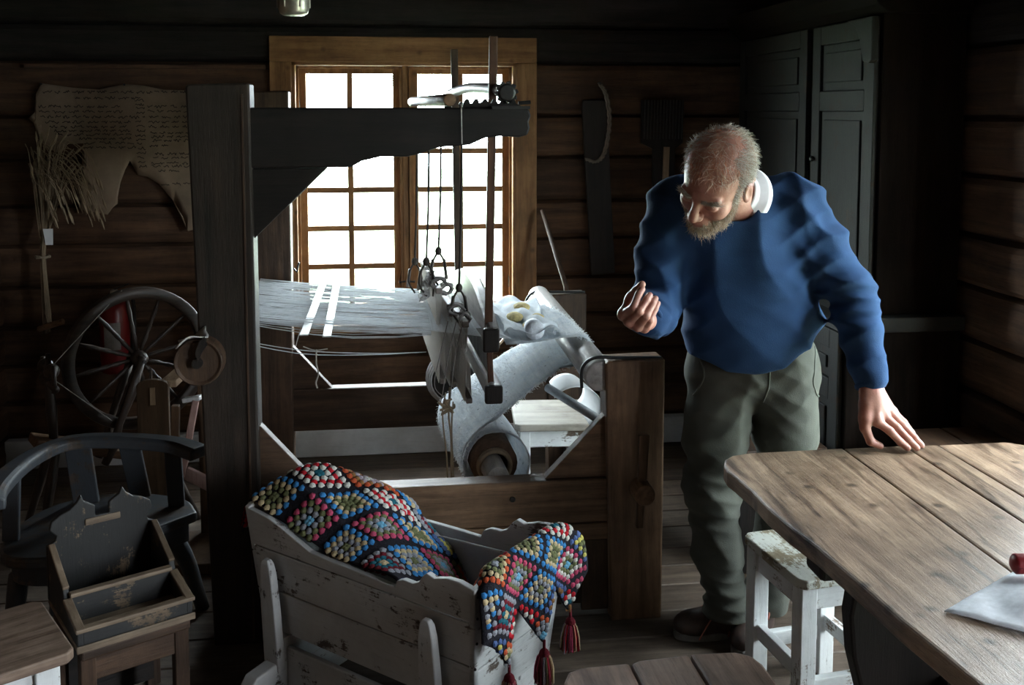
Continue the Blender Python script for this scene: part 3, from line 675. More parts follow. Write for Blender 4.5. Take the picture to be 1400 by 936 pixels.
# ------------------------------------------------------------------ white painted stools
def white_stool(name, label, loc, rz, w, d, h, topm=None, leg=.05, low=True, ov=.012):
    t = thing(name, label, 'stool', loc, rz)
    tm = topm or wood('stool_top', (0.20, 0.16, 0.10), (0.42, 0.36, 0.24), axis='y', rough=.55, bump=.3, paint=(0.70, 0.72, 0.66), wear=.66)
    mb = MB(); rr_ = .02
    P = [(-w / 2 - ov + rr_, -d / 2 - ov), (w / 2 + ov - rr_, -d / 2 - ov), (w / 2 + ov, -d / 2 - ov + rr_), (w / 2 + ov, d / 2 + ov - rr_), (w / 2 + ov - rr_, d / 2 + ov), (-w / 2 - ov + rr_, d / 2 + ov), (-w / 2 - ov, d / 2 + ov - rr_), (-w / 2 - ov, -d / 2 - ov + rr_)]
    mb.prism(P, 'z', h - .028, h).build('seat', tm, t, bevel=.005)
    for sx in (-1, 1):
        for sy in (-1, 1):
            cx, cy = sx * (w / 2 - leg / 2), sy * (d / 2 - leg / 2)
            MB().beam((cx, cy, 0), (cx, cy, h - .028), leg, leg).build('leg', whitep('z'), t, bevel=.003)
    for sy in (-1, 1):
        y_ = sy * (d / 2 - leg / 2)
        box(-w / 2 + leg, w / 2 - leg, y_ - .013, y_ + .013, h - .098, h - .028).build('apron', whitep('x'), t, bevel=.002)
        if low: box(-w / 2 + leg, w / 2 - leg, y_ - .012, y_ + .012, .11, .155).build('stretcher', whitep('x'), t, bevel=.002)
    for sx in (-1, 1):
        x_ = sx * (w / 2 - leg / 2)
        box(x_ - .013, x_ + .013, -d / 2 + leg, d / 2 - leg, h - .098, h - .028).build('apron', whitep('y'), t, bevel=.002)
        if low: box(x_ - .012, x_ + .012, -d / 2 + leg, d / 2 - leg, .15, .195).build('stretcher', whitep('y'), t, bevel=.002)
    return t
white_stool('stool', 'white painted stool with flaking seat tucked under the table edge', (1.232, 2.702, 0), R(8.4), .28, .31, .46)
brown_top = wood('worn_brown_top', (0.10, 0.062, 0.042), (0.34, 0.25, 0.19), axis='x', rough=.5, bump=.3, spots=.3)
white_stool('stool', 'white stool with bare brown top in the bottom left corner', (-.995, 2.465, 0), R(32), .28, .27, .45, brown_top, .055, ov=.03)
white_stool('stool', 'white stool standing inside the loom beneath the woven cloth', (.655, 3.92, 0), R(-4), .30, .30, .525, wood('plain_top', (0.30, 0.27, 0.22), (0.52, 0.48, 0.42), axis='x', rough=.6), .042, ov=.02)
ps = MB().grid(lambda u, v: (.10 * math.cos(2.6 - 3.6 * u) * (1 - .25 * v), -.13 + .26 * v, .085 + .085 * math.sin(2.6 - 3.6 * u) * (1 - .2 * v)), 18, 6).build('paper_roll', translucent('white_paper', (0.76, 0.77, 0.78), .3, noise=.05), smooth=True, solid=.002)
ps.location = (.70, 3.80, .526); tag(ps, 'curled white paper lying on the stool inside the loom', 'paper')

# ------------------------------------------------------------------ plank bench in the foreground
bn = thing('bench', 'low brown bench of three rounded planks at the bottom edge, beside the cradle foot', 'bench', (.64, 1.75, 0), R(2))
bm_ = wood('bench_plank', (0.17, 0.098, 0.068), (0.44, 0.285, 0.21), axis='y', rough=.45, bump=.4, spots=.2, vary=.3, streak=.5)
for k, (x0, x1, fa) in enumerate(((-.245, -.075, [(-.075, .455), (-.19, .455), (-.225, .44), (-.245, .40)]), (-.072, .075, [(.075, .468), (-.05, .462), (-.072, .45)]), (.079, .235, [(.235, .40), (.222, .44), (.19, .462), (.079, .470)]))):
    MB().prism(fa + [(x0, -.5), (x1, -.5)], 'z', .415, .45).build('plank', bm_, bn, bevel=.008)
for yy in (.30, -.40):
    MB().prism([(-.20, 0), (-.17, .415), (.17, .415), (.20, 0), (.10, 0), (0, .16), (-.10, 0)], 'y', yy, yy + .035).build('leg', darkw('z'), bn, bevel=.004)
box(-.015, .015, -.38, .30, .20, .27).build('stretcher', darkw('y'), bn, bevel=.004)

# ------------------------------------------------------------------ wall benches behind the table
wb = thing('wall_bench', 'short dark bench at the right wall beyond the table', 'bench', (1.98, 3.02, 0))
for k in range(2): box(-.17 + k * .166, -.008 + k * .166, -.03, .30, .555, .60).build('plank', oldw('y'), wb, bevel=.006)
for yy in (.0, .22): box(-.15, .14, yy, yy + .05, 0, .555).build('leg', darkw('z'), wb, bevel=.005)
lb = thing('low_bench', 'low board bench between the man and the painted cupboard', 'bench', (1.43, 3.62, 0))
for k in range(3): box(-.16 + .115 * k, -.05 + .115 * k, -.17, .30, .46, .495).build('plank', oldw('y'), lb, bevel=.005)
for yy in (-.12, .24): box(-.14, .16, yy, yy + .04, 0, .46).build('leg', darkw('z'), lb, bevel=.004)

# ------------------------------------------------------------------ tall painted cupboard against the right wall
cb = thing('cupboard', 'tall dark painted two-part cupboard against the right wall', 'cupboard', (1.955, 4.20, 0))
gp = lambda a: wood('cupboard_paint', (0.02, 0.014, 0.010), (0.045, 0.032, 0.024), axis=a, rough=.6, bump=.25, paint=(0.021, 0.022, 0.021), wear=.56, spec=.15)
rp = lambda a: wood('cupboard_side', (0.006, 0.005, 0.004), (0.016, 0.011, 0.009), axis=a, rough=.9, bump=.2, spec=.05)  # near-black colour carries the shade of the side facing the camera
FX = -.18
box(FX + .02, .165, -.72, .74, .98, 2.16).build('upper_body', rp('z'), cb, bevel=.004)
box(FX - .10, .165, -.75, .77, .06, .93).build('lower_body', rp('z'), cb, bevel=.004)
MB().prism([(FX - .13, .93), (.165, .93), (.165, .985), (FX - .02, .985), (FX - .05, .965), (FX - .11, .955)], 'y', -.78, .79).build('waist_moulding', gp('y'), cb, bevel=.004)
MB().prism([(FX + .02, 2.10), (FX - .02, 2.13), (FX - .05, 2.18), (FX - .06, 2.22), (.165, 2.22), (.165, 2.10)], 'y', -.76, .78).build('cornice', rp('y'), cb, bevel=.005)
box(FX - .10, .165, -.74, .76, 0, .06).build('plinth', rp('y'), cb)
def panel_door(x, y0, y1, z0, z1, st=.075):
    f = MB(); f.box(x - .022, x, y0, y0 + st, z0, z1); f.box(x - .022, x, y1 - st, y1, z0, z1)
    zm = z0 + (z1 - z0) * (.72 if z1 - z0 > .8 else 2)
    f.box(x - .022, x, y0 + st, y1 - st, z0, z0 + st); f.box(x - .022, x, y0 + st, y1 - st, z1 - st, z1)
    spans = [(z0 + st, z1 - st)]
    if zm < z1: f.box(x - .022, x, y0 + st, y1 - st, zm - .04, zm + .04); spans = [(z0 + st, zm - .04), (zm + .04, z1 - st)]
    d = f.build('door', gp('z'), cb, bevel=.003)
    for a, b in spans:
        mb = MB(); mb.box(x - .010, x, y0 + st, y1 - st, a, b)
        mb.prism([(y0 + st + .035, a + .035), (y1 - st - .035, a + .035), (y1 - st - .035, b - .035), (y0 + st + .035, b - .035)], 'x', x - .018, x - .008)
        mb.build('panel', gp('z'), d, bevel=.004)
    MB().ball((x - .032, y1 - st / 2, (z0 + z1) / 2), .012, 8, 6).build('knob', iron, d)
panel_door(FX + .02, -.70, -.16, 1.0, 2.09); panel_door(FX + .02, -.10, .72, 1.0, 2.09)
panel_door(FX - .10, -.72, .0, .09, .92); panel_door(FX - .10, .02, .75, .09, .92)
MB().prism([(-.73, 2.09), (-.73, 1.93), (-.71, 1.92), (-.66, 1.93), (-.64, 2.0), (-.60, 2.06), (-.52, 2.09)], 'x', FX - .03, FX + .0).build('bracket', gp('z'), cb, bevel=.004)

# ------------------------------------------------------------------ things on the back wall, right of the window
d_ = thing('hanging_board', 'long tapering dark board hung on the log wall with a braided rope', 'board', (1.08, 5.0, .90))
MB().prism([(-.055, 0), (.07, .01), (.02, .87), (.015, .90), (-.105, .90), (-.11, .86)], 'y', -.012, .010).build('board', darkw('z'), d_, bevel=.004)
def braid(parent, pts, r, m, n=40):
    P = spline(pts, n)
    for ph in (0, 2.1, 4.2):
        MB().tube([p + Vector((r * .8 * math.cos(i * .9 + ph), 0, r * .8 * math.sin(i * .9 + ph) * .5)) for i, p in enumerate(P)], r * .6, 5).build('rope_strand', m, parent, smooth=True)
rpm = plain('old_rope', (0.20, 0.17, 0.14), .9, noise=.3)
rp_ = thing('braided_rope', 'pale braided rope looped over the hanging dark board', 'rope', (1.08, 4.975, .90))
braid(rp_, [(-.02, 0, .98), (.01, 0, .93), (.03, 0, .82), (.025, 0, .72), (.0, 0, .62), (-.04, 0, .585), (-.09, 0, .60)], .010, rpm)
MB().tube([(-.02, .04, .985), (-.02, -.01, .985)], .005, 6).build('nail', iron, rp_)
h_ = thing('hackle_board', 'dark toothed flax hackle hanging on the wall behind the man', 'hackle', (1.40, 5.0, 1.0))
MB().prism([(-.05, 0), (.05, 0), (.06, .55), (.10, .58), (.10, .80), (-.12, .80), (-.12, .58), (-.06, .55)], 'y', -.014, .008).build('board', darkw('z'), h_, bevel=.004)
for k in range(13): MB().beam((-.105 + .0165 * k, -.016, .60), (-.105 + .0165 * k, -.03, .80), .006, .006).build('tooth', iron, h_)
MB().beam((.0, -.025, .18), (.01, -.025, .56), .03, .012).build('handle', palew('z'), h_)
st_ = thing('leaning_stick', 'slim pale stick leaning against the log wall beside the window', 'stick', (.86, 4.70, 0))
MB().tube([(.05, -.06, .0), (-.02, .0, .90), (-.10, .24, 1.245)], [.013, .013, .011], 8).build('stick', oldw('z'), st_, smooth=True)

# ------------------------------------------------------------------ hanging lamp near the ceiling
la = thing('hanging_lantern', 'small metal lantern hanging from the ceiling at the top edge', 'lantern', (-.27, 2.95, 2.02))
MB().lathe([(.030, .0), (.040, .006), (.044, .02), (.044, .13), (.036, .15), (.012, .165)], (0, 0, 0), 'z', 20).build('body', plain('tin', (0.42, 0.39, 0.34), .35, .7, noise=.3), la, smooth=True, bevel=.002)
for k in range(6):
    a = k * math.pi / 3; MB().tube([(.045 * math.cos(a), .045 * math.sin(a), .022), (.045 * math.cos(a), .045 * math.sin(a), .128)], .003, 6).build('rib', plain('tin', (0.42, 0.39, 0.34), .35, .7), la)
MB().tube([(0, 0, .16), (0, 0, .43)], .004, 8).build('rod', iron, la)
MB().lathe([(.03, .405), (.03, .43)], (0, 0, 0), 'z', 14).build('ceiling_rose', iron, la)
# ------------------------------------------------------------------ cradle
cr = thing('cradle', 'old grey-white wooden cradle on rockers in the foreground', 'cradle', (.0017, 2.8135, 0), R(-41.74))
cradm = lambda a: wood('cradle_paint', (0.05, 0.036, 0.028), (0.15, 0.11, 0.085), axis=a, rough=.55, bump=.35, paint=(0.56, 0.57, 0.57), wear=.555, vary=.1)
def side_boards(y_h, y_f, prof, mirror):
    """one long side: three boards, the top one with the scalloped edge; leans inwards to the bottom"""
    zt = [(.20, .33), (.333, .455)]
    def P(x, z):
        t = (x + .43) / .86; yt = y_h + (y_f - y_h) * t
        k = (z - .20) / .36
        xs = x * (.93 + .07 * k)
        return (xs, yt * (.80 + .20 * k), z)
    th = .018 * (1 if mirror else -1)
    def plate(poly):
        n = len(poly); mb = MB()
        vs = [P(*p) for p in poly] + [(P(*p)[0], P(*p)[1] - th, P(*p)[2]) for p in poly]
        mb.add(vs, [tuple(range(n))[::-1], tuple(range(n, 2 * n))] + [(i, (i + 1) % n, n + (i + 1) % n, n + i) for i in range(n)])
        return mb
    for a, b in zt: plate([(-.42, a), (.43, a), (.43, b), (-.42, b)]).build('side_board', cradm('x'), cr, bevel=.003)
    plate([(-.42, .458), (.43, .458)] + prof).build('side_board', cradm('x'), cr, bevel=.003)
prof = [(.43, .552), (.38, .562), (.34, .560), (.30, .548), (.275, .556), (.262, .545), (.245, .522), (.225, .512), (.19, .513), (.168, .503), (.160, .482), (.05, .488), (-.08, .492), (-.165, .497), (-.21, .515), (-.27, .540), (-.33, .560), (-.42, .572)]
side_boards(-.185, -.185, prof, False)
side_boards(.170, .262, prof, True)
def end_boards(x, y0, y1, tops, name):
    s = 1 if x > 0 else -1
    def plate(z0, z1, top=None):
        def Q(y, z):
            k = (z - .20) / .36; return (x * (.93 + .07 * k), y * (.80 + .20 * k), z)
        poly = [(y0, z0), (y1, z0)] + (top or [(y1, z1), (y0, z1)])
        n = len(poly); mb = MB()
        vs = [Q(*p) for p in poly] + [(Q(*p)[0] - s * .018, Q(*p)[1], Q(*p)[2]) for p in poly]
        return mb.add(vs, [tuple(range(n)), tuple(range(n, 2 * n))[::-1]] + [(i, (i + 1) % n, n + (i + 1) % n, n + i) for i in range(n)])
    plate(.20, .318).build(name, cradm('y'), cr, bevel=.003)
    plate(.321, .435).build(name, cradm('y'), cr, bevel=.003)
    plate(.438, .55, tops).build(name, cradm('y'), cr, bevel=.003)
end_boards(.430, -.185, .262, [(.262, .552), (.20, .560), (.04, .572), (-.12, .560), (-.185, .552)], 'end_board')
end_boards(-.425, -.185, .170, [(.170, .572), (.11, .60), (.0, .615), (-.12, .60), (-.185, .572)], 'end_board')
box(-.38, .385, -.145, .17, .205, .222).build('bottom_board', cradm('x'), cr)
for x in (-.315, .288):            # rockers with side battens
    pts = [(-.30, .085), (-.27, .045), (-.20, .018), (-.10, .003), (0.03, 0), (.14, .003), (.24, .018), (.30, .045), (.33, .085), (.30, .12), (.20, .13), (.20, .195), (-.17, .195), (-.17, .13), (-.27, .12)]
    MB().prism(pts, 'x', x - .025, x + .025).build('rocker', cradm('y'), cr, bevel=.006)
    for s, yt, yb in ((-1, -.195, -.172), (1, .222, .19)):
        yy = lambda k: yb + (yt - yb) * k
        pl = MB(); 
        for (z, w, d) in ((.10, .062, .030), (.30, .058, .028), (.40, .048, .026), (.432, .036, .022), (.445, .020, .016)):
            k = (z - .10) / .34; c = yy(k) + s * .006
            pl.v += [(x - w / 2, c - d / 2, z), (x + w / 2, c - d / 2, z), (x + w / 2, c + d / 2, z), (x - w / 2, c + d / 2, z)]
        for i in range(4):
            for j in range(4):
                a, b = i * 4 + j, i * 4 + (j + 1) % 4; pl.f.append((a, b, b + 4, a + 4)); pl.mi.append(0)
        pl.f += [(0, 1, 2, 3), (16, 17, 18, 19)]; pl.mi += [0, 0]
        pl.build('batten', cradm('z'), cr, bevel=.004)
box(-.29, .265, -.155, -.137, .04, .165).build('lower_rail', cradm('x'), cr, bevel=.004)
box(-.29, .265, .16, .178, .04, .165).build('lower_rail', cradm('x'), cr, bevel=.004)
mb = MB()
for (y_, z) in ((-.17, .53), (-.165, .47), (-.16, .40), (-.16, .33), (-.155, .25), (-.15, .50)): mb.ball((.4305 - (.56 - z) * .08, y_, z), .004, 6, 4)
mb.build('nail', iron, cr)

# ------------------------------------------------------------------ crocheted blanket in the cradle
bl = thing('crochet_blanket', 'black crocheted blanket of bright granny squares draped in the cradle', 'blanket', (.0017, 2.8135, 0), R(-41.74))
BW = .36
def near_top(x):      # top edge of the cradle's near side
    K = [(-.45, .575), (-.33, .560), (-.27, .540), (-.21, .515), (-.165, .497), (.05, .488), (.16, .482), (.25, .49), (.4, .5)]
    for (x0, z0), (x1, z1) in zip(K, K[1:]):
        if x <= x1: return z0 + (z1 - z0) * max(0, (x - x0) / (x1 - x0))
    return K[-1][1]
def bl_path(v):
    """section (x,z) of the blanket from behind the head crest to the hem outside the foot end, for a strip v across"""
    xc = -.405 + .33 * v ** 1.3
    zc = .590 + .11 * math.sin(math.pi * min(1, v * .95)) - .065 * v
    pts = [(xc - .07 - .02 * v, zc - .12), (xc - .03, zc - .03), (xc, zc)]
    e = .492 - .17 * v
    x1 = .17; k = max(0, 1 - v / .22)
    for t in (.2, .45, .7):
        x = xc + (x1 - xc) * t; z = zc + (e - zc) * t + .018 * math.sin(t * 3.14) + .010 * math.sin(9 * v + 5 * t)
        pts.append((x, z * (1 - k) + (near_top(x) + .010) * k))
    pts += [(.165, e - .01), (.20, .34), (.26, .285), (.33, .30), (.375, .40), (.398, .52), (.415, .580 - .0 * v), (.442, .583), (.458, .545), (.462, .46), (.470, .36), (.478, .25), (.482, .17)]
    return spline([(p[0], 0, p[1]) for p in pts], 80)
NVB = 46
PATHS = [bl_path(j / NVB) for j in range(NVB + 1)]
NSB = 80
LEN = []
for P in PATHS:
    a = [0]
    for p, q in zip(P, P[1:]): a.append(a[-1] + (q - p).length)
    LEN.append(a)
LM = [sum(L_[i] for L_ in LEN) / len(LEN) for i in range(NSB + 1)]        # mean arc length
def bl_y(i, v):
    s = LM[i]
    x = PATHS[int(v * NVB + .5)][i].x
    lo = -.166
    hi = .165 + .08 * max(0, min(1, (x + .1) / .5))
    if x > .425: lo = -.166 - .030 * min(1, (x - .425) / .03); hi = hi + .05 * min(1, (x - .425) / .03)
    return lo + (hi - lo) * v
def S_(s, w):
    """blanket surface: s along, w across (metres)"""
    v = min(1, max(0, w / BW)); jf = v * NVB; j = min(NVB - 1, int(jf)); fv = jf - j
    i = 0
    lo, hi = 0, NSB
    while hi - lo > 1:
        m = (lo + hi) // 2
        if LM[m] <= s: lo = m
        else: hi = m
    i = lo; fs = (s - LM[i]) / max(1e-6, LM[i + 1] - LM[i]); fs = min(1, max(0, fs))
    p = PATHS[j][i].lerp(PATHS[j][i + 1], fs).lerp(PATHS[j + 1][i].lerp(PATHS[j + 1][i + 1], fs), fv)
    y_ = bl_y(i, v) * (1 - fs) + bl_y(i + 1, v) * fs
    wob = .006 * math.sin(s * 23 + v * 11)
    if p.x < .42: y_ *= .80 + .20 * min(1, max(0, (p.z - .20) / .36))
    hang = max(0, (s - SF) / .1) if s > SF else 0
    x = p.x + (.012 * math.sin(v * 14) * min(1, hang)) ; z = p.z + (wob if s < SF - .2 else 0)
    if x > .36:         # sags over the two corners of the foot end
        ed = max(0, .12 - v) / .12 + max(0, v - .86) / .14
        z -= .045 * ed ** 1.5
    return Vector((x, y_, z))
SF = LM[min(range(NSB + 1), key=lambda i: abs(PATHS[NVB // 2][i].x - .43) + (0 if i > 40 else 9))]   # arc length at the foot edge
D = .125
SEND = LM[-1]
def hem(w):
    """hem line outside the foot end: points every diamond"""
    t = (w / .12) % 1.0
    return SF + .125 + (.5 - abs(t - .5)) * 2 * .125 + .02 * math.sin(w * 9)
ds = .0095; ns = int(SEND / ds); nw = 46
mb = MB(); ok = []
for i in range(ns + 1):
    for j in range(nw + 1):
        s, w = i * ds, BW * j / nw
        mb.v.append(tuple(S_(min(s, hem(w)), w))); ok.append(s <= hem(w))
for i in range(ns):
    for j in range(nw):
        a = i * (nw + 1) + j; q = (a, a + 1, a + nw + 2, a + nw + 1)
        if any(ok[x] for x in q): mb.f.append(q); mb.mi.append(0)
yblk = plain('black_wool', (0.012, 0.011, 0.016), .95, noise=.5, scale=220, bump=.9, spec=.2)
mb.build('blanket_ground', yblk, bl, smooth=True, solid=.008)
YC = dict(blue=(0.05, 0.24, 0.56), sky=(0.16, 0.42, 0.62), cream=(0.58, 0.46, 0.27), green=(0.17, 0.18, 0.085), red=(0.52, 0.018, 0.03), white=(0.66, 0.65, 0.60), orange=(0.55, 0.10, 0.04), grey=(0.30, 0.31, 0.35), teal=(0.02, 0.13, 0.18), pink=(0.55, 0.08, 0.16), yellow=(0.62, 0.55, 0.14), brown=(0.26, 0.13, 0.05), lilac=(0.40, 0.33, 0.38), maroon=(0.16, 0.015, 0.025), navy=(0.10, 0.16, 0.36))
def ym(c): return plain('wool_' + c, [x * .72 for x in YC[c]], .95, noise=.3, scale=260, bump=.7, spec=.15)
SCH = [('green', 'green', 'cream', 'blue'), ('white', 'red', 'brown', 'navy'), ('brown', 'teal', 'white', 'red'), ('grey', 'grey', 'orange', 'green'), ('green', 'grey', 'cream', 'blue'), ('teal', 'white', 'red', 'white'), ('grey', 'green', 'cream', 'orange'), ('white', 'orange', 'brown', 'navy'), ('green', 'green', 'yellow', 'navy'), ('sky', 'grey', 'green', 'pink'), ('white', 'lilac', 'brown', 'orange'), ('sky', 'grey', 'grey', 'orange'), ('sky', 'green', 'white', 'pink'), ('cream', 'teal', 'maroon', 'grey')]
def granny(s0, w0, sch, half, rot=0.0):
    """4 rounds of treble clusters; rows run along the diagonals"""
    mb = MB(); cnt = 0
    for k, col in enumerate(sch):
        mb.cur = k; rad = half * (k + .55) / 4.0
        side = k + 1
        for q in range(4):
            for j in range(side):
                f = j / side if k else .5
                a0 = q * math.pi / 2 + rot; a1 = a0 + math.pi / 2
                r_ = rad * 1.0
                cs, cw = r_ * (math.cos(a0) * (1 - f) + math.cos(a1) * f), r_ * (math.sin(a0) * (1 - f) + math.sin(a1) * f)
                if k == 0: cs, cw = r_ * .5 * math.cos(a0), r_ * .5 * math.sin(a0)
                elif j == 0: pass
                s, w = s0 + cs * 1.06, w0 + cw * 1.06
                if s < .01 or w < .004 or w > BW - .004 or s > hem(w) - .004: continue
                p = S_(s, w); e1 = (S_(s + .004, w) - S_(s - .004, w)); e2 = (S_(s, min(BW, w + .004)) - S_(s, max(0, w - .004)))
                n = e1.cross(e2)
                if n.length < 1e-9: continue
                n.normalize(); e1.normalize(); e2 = n.cross(e1)
                rd = (e1 * cs + e2 * cw); rd = rd.normalized() if rd.length > 1e-6 else e1
                td = n.cross(rd)
                for sg in (-1, 1):
                    c0 = p + n * (.0055 * sg)
                    L_, T_, H_ = half * .170, half * .170 * (1 if k else .75), .0036
                    k0 = len(mb.v)
                    ring = [(1, 0), (.55, .85), (-.55, .85), (-1, 0), (-.55, -.85), (.55, -.85)]
                    for u_, v_ in ring: mb.v.append(tuple(c0 + rd * (u_ * L_) + td * (v_ * T_ * (1.15 if u_ > 0 else .85))))
                    for u_, v_ in ring: mb.v.append(tuple(c0 + rd * (u_ * L_ * .55) + td * (v_ * T_ * .6) + n * (H_ * sg)))
                    fs = [(k0 + i, k0 + (i + 1) % 6, k0 + 6 + (i + 1) % 6, k0 + 6 + i) for i in range(6)] + [tuple(k0 + 6 + i for i in range(6))]
                    mb.f += fs; mb.mi += [mb.cur] * 7
                cnt += 1
    if cnt < 3: return
    o = mb.build('granny_square', [ym(c) for c in sch], bl, smooth=True)
q = 0
S1 = SF - .16
i = 0
while i * D + .05 < S1:                 # head part: squares in rows along the cradle
    for j in range(4):
        q += 1; granny(i * D + .055, j * .112 + .035 + (.0 if i % 2 else .0), SCH[(q * 5 + (q // 4) * 3) % len(SCH)], .064, math.pi / 4)
    i += 1
for i in range(0, 9):                    # foot part: hung point downwards
    for j in range(0, 8):
        if (i + j) % 2 == 0: continue
        s0, w0 = SF - .125 + .0 + i * .0625, j * .06
        if s0 < S1 + .02: continue
        q += 1; granny(s0, w0, SCH[(q * 5 + (q // 3) * 3) % len(SCH)], .050)
# tassels
def tassel(p, L_, seed):
    r = random.Random(seed); p = Vector(p)
    t = MB(); t.tube([p + Vector((0, 0, .03)), p], .004, 6); t.ball(p - Vector((0, 0, .010)), .015, 10, 6, (1, 1, 1.1))
    o = t.build('tassel', ym('maroon'), bl, smooth=True)
    cols = ['maroon', 'pink', 'cream', 'maroon', 'brown', 'lilac', 'red']; mats = [ym(c) for c in cols]
    m2 = MB()
    for k in range(95):
        m2.cur = r.choice([0, 0, 1, 1, 2, 2, 3, 4, 5, 5, 6]); a = r.uniform(0, 6.28); q = math.sqrt(r.random())
        d = Vector((math.cos(a), math.sin(a), 0)) * q
        m2.tube([p + d * .008 - Vector((0, 0, .004)), p + d * .019 - Vector((0, 0, .02)), p + d * .026 - Vector((0, 0, L_ * .55)), p + d * (.024 + .008 * r.random()) - Vector((0, 0, L_ * r.uniform(.9, 1.05)))], .0022, 4)
    m2.build('tassel_yarn', mats, o, smooth=True)
for k in range(3):          # hang from the points of the hem
    w = .06 + .12 * k; p = S_(min(SEND, hem(w) - .004), w); tassel((p.x + .006, p.y, p.z - .026), .088, k)

# ------------------------------------------------------------------ round-backed armchair on the left
ac = thing('armchair', 'dark blue-grey round-backed wooden armchair with worn paint', 'chair', (-.94, 3.36, 0))
chm = lambda a: wood('chair_paint', (0.045, 0.035, 0.028), (0.14, 0.11, 0.09), axis=a, rough=.45, bump=.2, paint=(0.050, 0.056, 0.064), wear=.60)
rail = spline([(.305, -.03, .615), (.20, .045, .622), (.02, .085, .63), (-.12, .085, .632), (-.20, .03, .625), (-.245, -.10, .618), (-.25, -.28, .612), (-.22, -.40, .61)], 40)
mb = MB()
for i, p in enumerate(rail):
    d = (rail[min(40, i + 1)] - rail[max(0, i - 1)]).normalized(); a = Vector((d.y, -d.x, 0)).normalized()
    w = .030 + .012 * abs(i - 20) / 20; h = .020
    for (u, v) in ((-1, -1), (1, -1), (1.0, .5), (.6, 1), (-.6, 1), (-1, .5)): mb.v.append(tuple(p + a * (u * w) + Vector((0, 0, v * h))))
for i in range(40):
    for j in range(6):
        a, b = i * 6 + j, i * 6 + (j + 1) % 6; mb.f.append((a, b, b + 6, a + 6)); mb.mi.append(0)
mb.f += [tuple(range(6)), tuple(240 + j for j in range(6))]; mb.mi += [0, 0]
mb.build('back_rail', chm('x'), ac, bevel=.006)
seatp = spline([(.285, .0, 0), (.22, .12, 0), (.05, .20, 0), (-.12, .19, 0), (-.24, .08, 0), (-.28, -.10, 0), (-.25, -.26, 0), (-.12, -.31, 0), (.05, -.24, 0), (.19, -.10, 0), (.285, .0, 0)], 40)[:-1]
MB().prism([(p.x, p.y) for p in seatp], 'z', .365, .402).build('seat', chm('x'), ac, bevel=.010)
MB().prism([(p.x * .9, p.y * .9) for p in seatp], 'z', .30, .365).build('apron', chm('x'), ac, bevel=.004)
for (p, q, w, t_) in (((-.11, .13, .40), (-.12, .088, .615), .085, .018), ((.205, .06, .40), (.20, .045, .605), .055, .02), ((-.255, -.16, .40), (-.247, -.15, .60), .05, .02), ((.06, .17, .40), (.05, .085, .61), .07, .018)):
    MB().beam(p, q, w, t_, up=(0, 1, 0)).build('splat', chm('z'), ac, bevel=.004)
for pts in ([(.20, .02, .31), (.235, .06, .2), (.255, .10, .08), (.27, .13, 0)], [(-.20, .12, .31), (-.22, .14, .1), (-.23, .15, 0)], [(-.22, -.2, .31), (-.24, -.23, .1), (-.25, -.25, 0)], [(.02, -.20, .31), (.04, -.25, .1), (.05, -.28, 0)]):
    MB().tube(spline(pts, 8), [.030, .030, .029, .028, .027, .026, .025, .024, .023], 10).build('leg', chm('z'), ac, smooth=True)

# ------------------------------------------------------------------ box with carved back on a low stand
bs = thing('low_stand', 'low dark wooden stand carrying the carved box', 'stand', (-.695, 2.71, 0), R(30))
box(-.145, .145, .0, .33, .295, .322).build('top', oldw('x'), bs, bevel=.005)
for sx in (-1, 1):
    for yy in (.015, .285): box(sx * .125 - .02, sx * .125 + .02, yy, yy + .035, 0, .295).build('leg', oldw('z'), bs, bevel=.003)
box(-.12, .12, .02, .045, .225, .295).build('apron', oldw('x'), bs, bevel=.003)
box(-.12, .12, .27, .29, .03, .29).build('back_panel', darkw('x'), bs)
sb = thing('carved_box', 'open dark wooden box with ogee-carved back on the low stand', 'box', (-.695, 2.71, .322), R(30))
bxm = lambda a: wood('box_paint', (0.09, 0.062, 0.04), (0.25, 0.18, 0.115), axis=a, rough=.5, bump=.25, paint=(0.026, 0.026, 0.026), wear=.58)
rawm = lambda a: wood('box_raw', (0.14, 0.10, 0.068), (0.33, 0.25, 0.175), axis=a, rough=.5, bump=.3)
box(-.155, .155, .0, .335, 0, .014).build('base_board', rawm('x'), sb, bevel=.004)
for s in (-1, 1):
    x = s * .145
    MB().prism([(.004, .014), (.33, .014), (.33, .175), (.30, .178), (.155, .115), (.14, .085), (.004, .058)], 'x', x - .008, x + .008).build('side_panel', bxm('y'), sb, bevel=.003)
    MB().beam((x, .0, .060), (x, .14, .088), .024, .012).build('edge_strip', rawm('y'), sb, bevel=.003)
    MB().beam((x, .15, .116), (x, .31, .183), .018, .010).build('edge_strip', rawm('y'), sb, bevel=.003)
box(-.139, .139, .004, .018, .014, .056).build('front_panel', bxm('x'), sb, bevel=.003)
box(-.158, .158, -.006, .020, .054, .066).build('edge_strip', rawm('x'), sb, bevel=.003)
box(-.158, .158, -.006, .0, .0, .020).build('edge_strip', rawm('x'), sb, bevel=.003)
box(-.139, .139, .135, .148, .014, .098).build('divider', bxm('x'), sb, bevel=.003)
box(-.139, .139, .128, .152, .094, .106).build('edge_strip', rawm('x'), sb, bevel=.003)
box(-.139, .139, .018, .134, .014, .022).build('tray_floor', rawm('x'), sb)
half = [(.155, .014), (.155, .175), (.132, .185), (.128, .200), (.146, .220), (.140, .243), (.118, .258), (.090, .268), (.070, .285), (.058, .306), (.050, .285), (.020, .266), (.020, .235)]
poly = half + [(-x, z) for x, z in reversed(half)]
poly = [(x, z) for x, z in poly]
MB().prism(poly, 'y', .322, .337).build('carved_back', bxm('z'), sb, bevel=.003)
